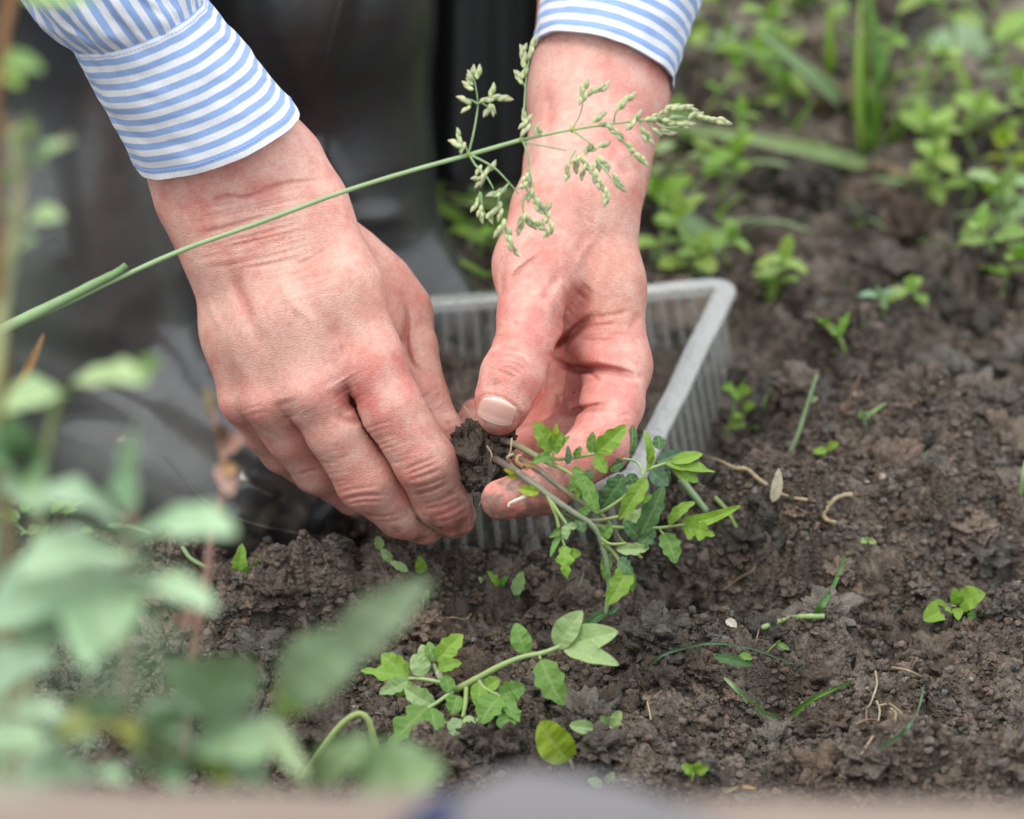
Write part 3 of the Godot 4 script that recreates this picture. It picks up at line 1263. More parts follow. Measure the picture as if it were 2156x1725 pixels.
	spot(4, 700, 160, 70, RUDDY, 0.75)
	spot(4, 1020, 280, 80, PINK, 0.8)
	spot(4, 400, 760, 80, RUDDY, 0.55)
	spot(4, 800, 640, 90, RUDDY, 0.5)
	spot(3, 1050, 1420, 60, PINK, 0.6)
	spot(3, 620, 900, 120, PINK, 0.45)
	spot(3, 1150, 820, 110, TAN, 0.5)
	spot(3, 900, 1250, 170, RUDDY, 0.45)
	spot(4, 700, 300, 170, RUDDY, 0.4)
	spot(3, 800, 700, 190, PINK, 0.3)
	spot(3, 1080, 560, 90, TAN, 0.35)
	spot(3, 1200, 1100, 70, TAN, 0.6)
	spot(7, 1450, 450, 80, RUDDY, 0.4)
	spot(7, 1350, 900, 70, RUDDY, 0.5)
	spot(7, 900, 350, 80, PALE, 0.45)
	spot(7, 830, 900, 60, PALE, 0.3)
	spot(3, 945, 475, 8, TAN * 0.85, 0.6)
	spot(4, 530, 150, 3.2, EARTHY * 0.4, 1.0)
	spot(4, 850, 78, 2.6, EARTHY * 0.4, 1.0)
	for k in 14:
		spot(4, rng.randf_range(230, 700), rng.randf_range(660, 860), rng.randf_range(4, 16), EARTHY, rng.randf_range(0.15, 0.5))
	marked = h
	grimy = [[mm(1050, 1060, 42), 14.0, 1.0], [mm(1120, 1050, 46), 14.0, 0.6], [mm(1050, 880, 32), 9.0, 0.55], [mm(1000, 890, -30), 14.0, 0.6], [mm(1200, 980, 40), 16.0, 0.4], [mm(1180, 880, 0), 16.0, 0.3], [mm(1010, 850, 30), 8.0, 0.4]]
	var o := flesh_part(h, "left_hand", who, M.skin, skin_tint, deg_to_rad(-8))
	fingernail(h, o, Vector2(1047, 866), Vector2(-0.32, 0.95), 9.6, 13.2, Color(0.72, 0.44, 0.375))

# a tube of cloth round an axis; r1 lies across the axis in the measuring plane, r2 toward the viewer. All in mm
func cloth_tube(e1: Vector3, a: Vector3, b: Vector3, r1a: float, r2a: float, r1b: float, r2b: float, rows: int, seg: int, stripe: float, lengthwise: bool, ruck: Callable) -> Shape:
	var s := Shape.new()
	var d := (b - a).normalized()
	var e2 := e1.cross(d).normalized()
	var length := (b - a).length()
	var pts := PackedVector3Array()
	var cols := PackedColorArray()
	var uvs := PackedVector2Array()
	for layer in 2:
		for j0 in rows + 1:
			var j := j0 if layer == 0 else rows - j0
			var q := float(j) / rows
			var r1 := lerpf(r1a, r1b, q) - layer * 1.1
			var r2 := lerpf(r2a, r2b, q) - layer * 1.1
			for i in seg + 1:
				var an := TAU * (i % seg) / seg
				var k: float = ruck.call(q, an)
				var p := a.lerp(b, q) + (e1 * cos(an) * (r1 + k) + e2 * sin(an) * (r2 + k))
				pts.append(at_mm(p))
				cols.append(Color.WHITE)
				var round := TAU * (r1a + r2a) * 0.5 * i / seg
				uvs.append(Vector2(q * length / 25.0, round / (8.0 * stripe)) if lengthwise else Vector2(round / 25.0, (q * length) / (8.0 * stripe)))
	s.grid(pts, cols, 2 * (rows + 1), seg + 1, uvs)
	return s

func at_mm(p: Vector3) -> Vector3:
	return middle + (right * p.x + up * p.y + toward * p.z) * 0.001

func build_sleeves(who: Node3D) -> void:
	for k in 2:
		var hem: Vector3
		var top: Vector3
		var r: Array
		var e1: Vector3
		if k == 0:
			hem = mm(461, 296, 4)
			top = mm(293, 48, 21)
			e1 = Vector3(0.934, 0.357, 0.0)
			r = [30.4, 31.0, 25.4, 29.5]
		else:
			hem = mm(1272, 124, -50)
			top = mm(1345, -150, -66)
			e1 = Vector3(0.957, -0.29, 0.0)
			r = [26.5, 27.5, 30.0, 29.0]
		var d := (top - hem).normalized()
		var sd := k * 50
		var f := noise(FastNoiseLite.TYPE_SIMPLEX, 1.6, 200 + sd, 2)
		var ruck := func(q: float, an: float) -> float: return 0.95 * f.get_noise_3d(cos(an), sin(an), q * 2.0) + 0.35 * exp(-pow(q / 0.06, 2.0)) + 0.25 * sin(an * 19.0) * exp(-pow((q - 0.97) / 0.06, 2.0))
		var s := cloth_tube(e1, hem, top, r[0], r[1], r[2], r[3], 40, 96, 5.1, false, ruck)
		var cuff := part("cuff", s, M.cuff, who)
		cuff.set_meta("label", ["striped cuff of the sleeve on the left", "striped cuff of the sleeve on the right"][k])
		# topstitching beside the hem and the seam: short threads
		var e2 := e1.cross(d).normalized()
		for line in 2:
			var st := Shape.new()
			var q := 0.066 if line == 0 else 0.965
			for i in 110:
				var pts := PackedVector3Array()
				for m in 3:
					var an := TAU * (i + m * 0.28) / 110.0
					var rr: float = ruck.call(q, an) + 0.08
					pts.append(at_mm(hem.lerp(top, q) + e1 * cos(an) * (lerpf(r[0], r[2], q) + rr) + e2 * sin(an) * (lerpf(r[1], r[3], q) + rr)))
				st.tube(pts, radii(3, 0.00017, 0.00017), 4, [Color.WHITE])
			part("stitching", st, M.thread, cuff).set_meta("kind", "stuff")
		# the gathered sleeve above
		var g := noise(FastNoiseLite.TYPE_SIMPLEX, 1.1, 300 + sd, 2)
		var up_end := top + d * 150.0
		var start := top - d * 1.0
		var gather := func(q: float, an: float) -> float: return (1.0 - exp(-q * 30.0)) * (2.6 + 1.5 * exp(-q * 7.0) * sin(an * 17.0 + 3.0 * g.get_noise_2d(an * 2.0, q * 6.0)) + 2.4 * g.get_noise_3d(cos(an) * 1.4, sin(an) * 1.4, q * 4.0))
		var sl := cloth_tube(e1, start, up_end, r[2] - 0.6, r[3] - 0.6, r[2] + 16.0, r[3] + 16.0, 70, 160, 5.1, true, gather)
		part("shirt_sleeve", sl, M.sleeve, who)

func dark_rubber(p: Vector3, hazed: bool) -> Color:
	var f := n_blotch.get_noise_3dv(p * 0.35)
	var c := Vector3(0.017, 0.018, 0.0185) * (1.0 + 0.35 * f)
	var q := at_mm(p)
	# pale haze is painted into the front boot's shaft colour; its foot is wet and dark
	if hazed:
		var painted_haze := smoothstep(-90.0, -126.0, p.x) * smoothstep(0.21, 0.09, q.y) * (0.8 + 0.5 * f)
		c = c.lerp(Vector3(0.118, 0.123, 0.12), clampf(painted_haze, 0.0, 0.9))
	else:
		c = c.lerp(Vector3(0.05, 0.051, 0.05), smoothstep(0.12, 0.02, q.y) * 0.6)
	var mud := smoothstep(0.022, 0.002, q.y) * clampf(n_fleck.get_noise_3dv(p * 0.13) * 1.6 + 0.2, 0.0, 0.8)
	c = c.lerp(Vector3(0.13, 0.108, 0.09), mud)
	return Color(c.x, c.y, c.z)

func build_boots(who: Node3D) -> void:
	for k in 2:
		var b := Flesh.new()
		b.k_palm = 26.0
		if k == 0:
			b.chain(joints([[-90, -700, -70, 420], [-74, -60, -104, 400], [-44, 480, -112, 372], [60, 760, -128, 310], [120, 850, -128, 252], [330, 985, -102, 186], [520, 1062, -90, 124], [640, 1096, -88, 82]]), 0)
		else:
			b.chain(joints([[540, -700, -165, 340], [555, -40, -196, 318], [590, 360, -212, 282], [625, 540, -214, 246], [800, 640, -212, 150], [910, 685, -206, 92]]), 0)
			b.chain(joints([[300, 560, -224, 200], [480, 690, -224, 150]]), 0)
		b.canvas(Vector2(-280, -60), Vector2(-2, 130), 1.2)
		if k == 0:
			# the rubber sags into folds above the ankle
			mark(b, 0, [[-60, 640], [60, 660], [180, 700], [300, 700]], 39, 1.3)
			mark(b, 0, [[-60, 700], [80, 730], [200, 765], [320, 770]], 33, -1.4)
			mark(b, 0, [[0, 800], [140, 810], [260, 850], [360, 900]], 42, 1.4)
			mark(b, 0, [[60, 880], [200, 890], [330, 950]], 30, -1.2)
			mark(b, 0, [[225, 300], [240, 560], [262, 700], [300, 860]], 51, -1.2)
			mark(b, 0, [[120, 250], [140, 520], [150, 640]], 45, 0.9)
			mark(b, 0, [[480, 1010], [540, 1030], [600, 1060]], 24, 1.6)
			mark(b, 0, [[430, 1000], [470, 1050], [500, 1090]], 12, -1.2)
		else:
			mark(b, 0, [[620, 420], [720, 440], [850, 430]], 24, 2.0)
			mark(b, 0, [[620, 500], [740, 520], [880, 520]], 30, -1.2)
			mark(b, 0, [[640, 250], [680, 330], [740, 420]], 24, 1.8)
		var lo := Vector3(-275, -60, -185) if k == 0 else Vector3(-185, 10, -285)
		var hi := Vector3(-55, 345, 20) if k == 0 else Vector3(-5, 340, -90)
		b.build(2.4, lo, hi, 0.8)
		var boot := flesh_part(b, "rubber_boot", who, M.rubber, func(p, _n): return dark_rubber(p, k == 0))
		boot.set_meta("label", ["dark rubber boot in front, its toe beside the hand", "dark rubber boot behind the hands"][k])
		# moulded seams standing proud of the rubber
		var seams: Array
		if k == 0:
			seams = [[[330, 960], [372, 1010], [430, 1070], [520, 1108], [620, 1130], [700, 1144]]]
		else:
			seams = [[[700, -40], [660, 120], [620, 220], [585, 290]]]
		for q in seams:
			var path := PackedVector3Array()
			var tones := []
			for p in curved2(line2(0, q), 10):
				var z := b.front(p.x, p.y, 60.0)
				if z > -400.0:
					path.append(at_mm(Vector3(p.x, p.y, z - 0.25)))
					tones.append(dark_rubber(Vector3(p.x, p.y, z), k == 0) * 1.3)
			if path.size() > 3:
				var sh := Shape.new()
				sh.tube(path, radii(path.size(), 0.0008, 0.0006), 8, tones)
				part("moulded_seam", sh, M.rubber, boot)
	# the coat: a hanging cloth with soft folds and a turned-up hem
	var s := Shape.new()
	var rows := 30
	var cols := 90
	var pts := PackedVector3Array()
	var cc := PackedColorArray()
	for layer in 2:
		for j0 in rows + 1:
			var j := j0 if layer == 0 else rows - j0
			for i in cols + 1:
				var u := lerpf(330, 1290, float(i) / cols)
				var v := lerpf(-400, 342, float(j) / rows) + 6.0 * sin(u * 0.02)
				var w := -262.0 + 5.0 * sin(u * 0.028 + 0.002 * v) * (0.4 + float(j) / rows) + 3.0 * sin(u * 0.061) - layer * 3.0 - 26.0 * pow((u - 800.0) / 480.0, 2.0) + 0.06 * (342.0 - v) * 0.17 * 4.0
				pts.append(at_mm(mm(u, v, w)))
				cc.append(Color.WHITE)
	s.grid(pts, cc, 2 * (rows + 1), cols + 1)
	part("coat_hem", s, M.black_cloth, who)

# ---------------------------------------------------------------- the punnet
func build_tray() -> void:
	# its rim: four corners, pushed a little out of square
	var h := 0.034
	var corners := [level(1513, 606, h), level(1318, 1002, h), level(838, 1016, h), level(862, 646, h)]
	var mid: Vector3 = (corners[0] + corners[1] + corners[2] + corners[3]) * 0.25
	var o := thing("seedling_punnet", "clear ribbed plastic punnet half full of soil standing behind the hands", "punnet", Vector3(mid.x, -0.008, mid.z))
	var low := []
	for c in corners:
		low.append(Vector3(mid.x + (c.x - mid.x) * 0.98 + (0.008 if c.x > mid.x else 0.0), -0.008, mid.z + (c.z - mid.z) * 0.98))
	var warp := noise(FastNoiseLite.TYPE_SIMPLEX, 9.0, 41, 2)
	# walls, corrugated from rim to floor
	for k in 4:
		var a: Vector3 = corners[k]
		var b: Vector3 = corners[(k + 1) % 4]
		var la: Vector3 = low[k]
		var lb: Vector3 = low[(k + 1) % 4]
		var length := a.distance_to(b)
		var ribs := int(length / (0.0098 if k % 2 == 0 else 0.0058))
		var cols := ribs * 8
		var rows := 9
		var out := (b - a).cross(Vector3.UP).normalized()
		if out.dot((a + b) * 0.5 - mid) < 0.0:
			out = -out
		var s := Shape.new()
		var pts := PackedVector3Array()
		var cc := PackedColorArray()
		for layer in 2:
			for j0 in rows:
				var j := j0 if layer == 0 else rows - 1 - j0
				var q := float(j) / (rows - 1)
				for i in cols + 1:
					var x := float(i) / cols
					var wave := sin(x * ribs * TAU)
					wave = signf(wave) * pow(absf(wave), 0.6) * (0.0002 if k % 2 == 0 else 0.0006)
					var fade := smoothstep(0.0, 0.12, q) * smoothstep(0.0, 0.03, x) * smoothstep(1.0, 0.97, x)
					pts.append(a.lerp(b, x).lerp(la.lerp(lb, x), q) + out * (wave * fade - layer * 0.00055) + Vector3.UP * warp.get_noise_2d(x * 3.0, k) * 0.0006 * (1.0 - q))
					cc.append(Color.WHITE)
		s.grid(pts, cc, 2 * rows, cols + 1)
		var wall := part("ribbed_wall", s, M.plastic, o)
		# moulded ribs on the crests of the corrugation
		for i in ribs:
			var x := (i + 0.25) / ribs
			var rb := Shape.new()
			var line := PackedVector3Array()
			for j in 5:
				var q := lerpf(0.07, 0.97, j / 4.0)
				line.append(a.lerp(b, x).lerp(la.lerp(lb, x), q) + out * 0.0006)
			rb.tube(line, radii(5, 0.0013, 0.0010), 6, [Color.WHITE])
			part("rib", rb, M.rib, wall, line[0])
	# the flanged rim: a lip that turns out and down
	var lip := Shape.new()
	var ring := PackedVector3Array()
	var outs := PackedVector3Array()
	for k in 4:
		var a: Vector3 = corners[k]
		var p0: Vector3 = corners[(k + 3) % 4]
		var p1: Vector3 = corners[(k + 1) % 4]
		var r := 0.003
		var s0 := a + (p0 - a).normalized() * r
		var s1 := a + (p1 - a).normalized() * r
		for m in 7:
			ring.append(s0.lerp(a, m / 6.0).lerp(a.lerp(s1, m / 6.0), m / 6.0))
		for m in range(1, 40):
			ring.append(s1.lerp(p1 + (a - p1).normalized() * r, m / 40.0))
	for i in ring.size():
		var d := ring[(i + 1) % ring.size()] - ring[(i + ring.size() - 1) % ring.size()]
		var q := d.cross(Vector3.UP).normalized()
		if q.dot(ring[i] - mid) < 0.0:
			q = -q
		outs.append(q)
		ring[i] += Vector3.UP * (warp.get_noise_3dv(ring[i] * 3.0) * 0.0012)
	var prof := [Vector2(-0.0012, -0.0026), Vector2(-0.0012, 0.0004), Vector2(-0.0004, 0.0010), Vector2(0.0062, 0.0008), Vector2(0.0072, 0.0002), Vector2(0.0074, -0.0016), Vector2(0.0066, -0.0016), Vector2(0.0063, -0.0003), Vector2(0.0004, -0.0001), Vector2(-0.0004, -0.0026)]
	var pts2 := PackedVector3Array()
	var cc2 := PackedColorArray()
	for i in ring.size() + 1:
		var n := i % ring.size()
		for m in prof.size() + 1:
			var q: Vector2 = prof[m % prof.size()]
			pts2.append(ring[n] + outs[n] * q.x + Vector3.UP * q.y)
			cc2.append(Color.WHITE)
	lip.grid(pts2, cc2, ring.size() + 1, prof.size() + 1)
	part("rim", lip, M.rim, o)
	var fl := Shape.new()
	var f2 := Shape.new()
	for pass_ in 1:
		var pp := PackedVector3Array([low[0], low[1], low[3], low[2]])
		fl.grid(pp, PackedColorArray([Color.WHITE, Color.WHITE, Color.WHITE, Color.WHITE]), 2, 2)
	part("floor", fl, M.plastic, o)
	# the potting soil inside, a thing of its own
	var n := 130
	var sp := PackedVector3Array()
	var sc := PackedColorArray()
	for j in n + 1:
		for i in n + 1:
			var x := float(i) / n
			var y := float(j) / n
			var p: Vector3 = corners[0].lerp(corners[1], y).lerp(corners[3].lerp(corners[2], y), x)
			p = mid + (p - mid) * 0.965
			var e := minf(minf(x, 1.0 - x), minf(y, 1.0 - y))
			var c := clampf(-n_crumb.get_noise_2d(p.x * 0.7, p.z * 0.7), 0.0, 1.0)
			p.y = 0.012 + 0.005 * n_wide.get_noise_2d(p.x * 4.0, p.z * 4.0) + (c - 0.5) * 0.005 + n_grain.get_noise_2d(p.x, p.z) * 0.0018 - 0.006 * (1.0 - smoothstep(0.0, 0.03, e))
			sp.append(p)
			sc.append(soil_tone(p.x, p.z, -0.12))
	f2.grid(sp, sc, n + 1, n + 1, PackedVector2Array(), true)
	f2.smooth()
	if f2.n[n * 60 + 60].y < 0.0:
		f2 = flipped(f2)
	var dirt := part("potting_soil", f2, M.soil, null, Vector3(mid.x, 0.0, mid.z))
	tag(dirt, "dark potting soil lying inside the clear punnet", "soil")

func flipped(s: Shape) -> Shape:
	for k in range(0, s.idx.size(), 3):
		var h := s.idx[k]
		s.idx[k] = s.idx[k + 1]
		s.idx[k + 1] = h
	s.smooth()
	return s

# ---------------------------------------------------------------- the board at the edge of the bed and what lies on it
func build_board() -> void:
	var w := 700.0
	var top := at(1078, 1668, w).y
	var front := at(1078, 1668, w)
	var sk := 0.018
	var board := thing("wooden_board", "pale unpainted wooden board along the front edge of the bed", "board", Vector3(0, top - 0.24, front.z))
	var s := Shape.new()
	var f := noise(FastNoiseLite.TYPE_SIMPLEX, 14.0, 61, 2)
	var prof := [Vector2(0.0, -0.0015), Vector2(0.0015, 0.0), Vector2(0.0225, 0.0), Vector2(0.024, -0.0015), Vector2(0.024, -0.24), Vector2(0.0, -0.24)]
	var pts := PackedVector3Array()
	var cc := PackedColorArray()
	for i in 61:
		var x := lerpf(-0.75, 0.75, i / 60.0)
		for m in 7:
			var q: Vector2 = prof[m % 6]
			pts.append(Vector3(x, top + q.y + f.get_noise_2d(x, m * 0.2) * 0.0015 - x * sk, front.z + q.x))
			cc.append(Color.WHITE)
	s.grid(pts, cc, 61, 7)
	s.smooth()
	if s.n[30 * 7 + 2].y < 0.0:
		s = flipped(s)
	part("plank", s, M.wood, board)
	# a bundled cloth on the board: grey, with a navy end
	var b := Flesh.new()
	b.k_palm = 14.0
	var z := w + 24.0
	b.chain([[near_mm(1010, 1869, z), 22.0], [near_mm(1120, 1834, z), 24.0], [near_mm(1290, 1846, z + 4), 21.0], [near_mm(1470, 1864, z), 17.0]], 0)
	b.chain([[near_mm(1120, 1849, z + 12), 20.0], [near_mm(1400, 1864, z + 12), 16.0]], 0)
	b.build(3.0, Vector3(-45, -185, z - 40), Vector3(90, -75, z + 50), 1.0)
	var cl := thing("cloth_bundle", "blurred grey cloth lump with a navy blue end lying on the board", "cloth", at(1200, 1800, z))
	flesh_part(b, "grey_cloth", cl, M.grey_cloth, func(_p, _n): return Color.WHITE)
	var e := Flesh.new()
	e.k_palm = 10.0
	e.chain([[near_mm(905, 1859, z - 2), 14.0], [near_mm(955, 1846, z), 20.0], [near_mm(1005, 1859, z), 21.5]], 0)
	e.build(3.0, Vector3(-52, -185, z - 40), Vector3(14, -85, z + 40), 1.0)
	flesh_part(e, "navy_end", cl, M.navy_cloth, func(_p, _n): return Color.WHITE)

func near_mm(u: float, v: float, w: float) -> Vector3:
	var p := at(u, v, w) - middle
	return Vector3(p.dot(right), p.dot(up), p.dot(toward)) * 1000.0

# ---------------------------------------------------------------- leaves and stems
const GREENS := {
	"bright": [0.19, 0.335, 0.042], "lime": [0.27, 0.36, 0.03], "mid": [0.135, 0.265, 0.055], "deep": [0.075, 0.165, 0.06], "blue": [0.11, 0.21, 0.125],
	"pale": [0.28, 0.4, 0.17], "grey": [0.245, 0.385, 0.215], "mint": [0.30, 0.44, 0.27], "straw": [0.34, 0.27, 0.165], "white": [0.62, 0.56, 0.48], "rust": [0.24, 0.12, 0.045], "yellow": [0.30, 0.31, 0.03], "dull": [0.085, 0.12, 0.04],
	"weed": [0.25, 0.38, 0.085], "seed": [0.60, 0.66, 0.36], "purple": [0.17, 0.12, 0.115], "tan": [0.36, 0.22, 0.10], "brown": [0.19, 0.12, 0.085], "pinkish": [0.30, 0.17, 0.135], "stem": [0.25, 0.34, 0.11], "culm": [0.26, 0.38, 0.19], "blade": [0.11, 0.22, 0.07],
}

func green(k: String, vary := 0.12) -> Color:
	var g: Array = GREENS[k]
	var q := 1.0 + rng.randf_range(-vary, vary)
	return Color(g[0] * q * (1.0 + rng.randf_range(-vary, vary) * 0.5), g[1] * q, g[2] * q)

func half_width(kind: String, t: float, side: int, ph: float) -> float:
	match kind:
		"blade":
			return minf(1.0, t * 6.0 + 0.45) * pow(maxf(0.0, 1.0 - t), 0.55)
		"round":
			return pow(maxf(0.0, 1.0 - pow(2.0 * pow(t, 0.9) - 1.0, 2.0)), 0.55)
		"lobed":
			var e := pow(sin(PI * pow(t, 0.62)), 0.8)
			var l := 0.5 + 0.5 * cos(TAU * (t * 2.6 + ph + (0.12 if side > 0 else 0.0)))
			return e * (0.5 + 0.5 * pow(l, 0.7))
		"toothed":
			var e := pow(sin(PI * pow(t, 0.8)), 0.6)
			return e * (0.80 + 0.20 * pow(0.5 + 0.5 * cos(TAU * (t * 3.4 + ph + side * 0.13)), 0.8))
	return pow(sin(PI * pow(t, 0.78)), 0.66)

# one leaf from P to Q; N is roughly the way its upper face looks
func leaf(P: Vector3, Q: Vector3, width: float, kind: String, col: Color, N: Vector3, fold := 0.25, curl := 0.06, ripple := 0.03, size := 0) -> Shape:
	var s := Shape.new()
	var ax := Q - P
	var length := ax.length()
	var T := ax.normalized()
	var side := T.cross(N).normalized()
	var up_ := side.cross(T).normalized()
	var nt: int = [26, 14, 8][size]
	var across: Array = [[-1.0, -0.72, -0.42, -0.16, -0.05, 0.0, 0.05, 0.16, 0.42, 0.72, 1.0], [-1.0, -0.5, -0.07, 0.0, 0.07, 0.5, 1.0], [-1.0, 0.0, 1.0]][size]
	var ph := rng.randf()
	var sweep := 0.30 if kind == "lobed" else 0.16 if kind == "toothed" else 0.02
	var pts := PackedVector3Array()
	var cols := PackedColorArray()
	var bend := rng.randf_range(-0.04, 0.04)
	var twist := rng.randf_range(-0.35, 0.35)
	for i in nt + 1:
		var t := float(i) / nt
		for x in across:
			var sd := 1 if x > 0.0 else -1
			var w := half_width(kind, t, sd, ph) * width * 0.5
			var ww := maxf(w, width * 0.012)
			var tt := t + sweep * absf(x) * (w / maxf(length, 1e-6)) * (1.0 - t) * 1.3
			var y := absf(x) * ww * fold + curl * length * 4.0 * t * (1.0 - t) - curl * 0.8 * length * t * t
			y += ripple * width * sin(t * 17.0 + sd * 1.3 + ph * 9.0) * absf(x) * sin(PI * t)
			# raised and sunk between the side veins
			var vein := sin((t * 6.5 - absf(x) * 0.9) * TAU)
			y += 0.018 * width * vein * sin(PI * minf(1.0, absf(x) * 1.2)) * (0.0 if kind == "blade" else 1.0)
			y += twist * x * ww * t
			pts.append(P + T * (tt * length) + side * (x * ww + bend * length * 4.0 * t * (1.0 - t)) + up_ * y)
			var c := col
			if absf(x) < 0.06 and kind != "blade":
				c = col.lerp(Color(0.30, 0.38, 0.16), 0.35)
			elif kind != "blade":
				c = col * (1.0 + 0.10 * (1.0 if vein > 0.75 else 0.0) - 0.05 * absf(x))
			cols.append(c)
	s.grid(pts, cols, nt + 1, across.size())
	s.smooth()
	if s.n[(nt / 2) * across.size() + across.size() / 2].dot(N) < 0.0:
		s = flipped(s)
	return s

func facing(roll_deg := 0.0, pitch_deg := 0.0) -> Vector3:
	return toward.rotated(up, deg_to_rad(roll_deg)).rotated(right, deg_to_rad(pitch_deg))

# a leaf measured in close-up f: from [x, y, w] to [x, y, w]
func put_leaf(o: Node3D, f: int, a: Array, b: Array, width: float, kind: String, tone: String, opt := {}) -> MeshInstance3D:
	var P := on(f, a[0], a[1], a[2])
	var Q := on(f, b[0], b[1], b[2])
	var k: float = FRAMES[f][1] * UNIT
	var N := facing(opt.get("roll", rng.randf_range(-22, 22)), opt.get("pitch", rng.randf_range(-35, 5)))
	var s := leaf(P, Q, width * k * (1.15 if f == 4 else 1.0), kind, green(tone), N, opt.get("fold", rng.randf_range(0.12, 0.4)), opt.get("curl", rng.randf_range(0.02, 0.12)), opt.get("ripple", 0.05), opt.get("size", 0))
	return part("leaf", s, M.soft_leaf if opt.get("soft", false) else M.leaf, o, P)

func put_stem(o: Node3D, f: int, pts: Array, r0: float, r1: float, tone: String, called := "stem", tone_end := "") -> MeshInstance3D:
	var path := PackedVector3Array()
	for p in pts:
		path.append(on(f, p[0], p[1], p[2]))
	if called == "stem" and pts[pts.size() - 1][2] > 300.0 and path[path.size() - 1].y < path[0].y:
		var foot := path[path.size() - 1]
		path.append(Vector3(foot.x, foot.y * 0.5, foot.z - 0.01))
		path.append(Vector3(foot.x, -0.01, foot.z - 0.015))
	path = curve(path, 6)
	var s := Shape.new()
	var ca := green(tone, 0.05)
	var cb := green(tone_end, 0.05) if tone_end else ca
	var cols := []
	for i in path.size():
		cols.append(ca.lerp(cb, float(i) / path.size()) * (1.0 + rng.randf_range(-0.06, 0.06)))
	var rr := radii(path.size(), r0, r1)
	for i in rr.size():
		rr[i] *= 1.0 + rng.randf_range(-0.05, 0.05)
	s.tube(path, rr, 8, cols)
	return part(called, s, M.stem, o, path[0])

# fine hairs along a stem
func put_hairs(o: Node3D, f: int, pts: Array, r: float, count: int) -> void:
	var path := PackedVector3Array()
	for p in pts:
		path.append(on(f, p[0], p[1], p[2]))
	path = curve(path, 6)
	var s := Shape.new()
	for i in count:
		var q := rng.randf() * (path.size() - 1.001)
		var p := path[int(q)].lerp(path[int(q) + 1], fposmod(q, 1.0))
		var d := Vector3(rng.randf_range(-1, 1), rng.randf_range(-1, 1), rng.randf_range(-1, 1)).normalized()
		s.tube(PackedVector3Array([p + d * r * 0.8, p + d * (r + rng.randf_range(0.0005, 0.0011))]), radii(2, 0.00006, 0.00003), 3, [Color(0.5, 0.52, 0.42)])
	var h := part("hairs", s, M.stem, o)
	h.set_meta("kind", "stuff")

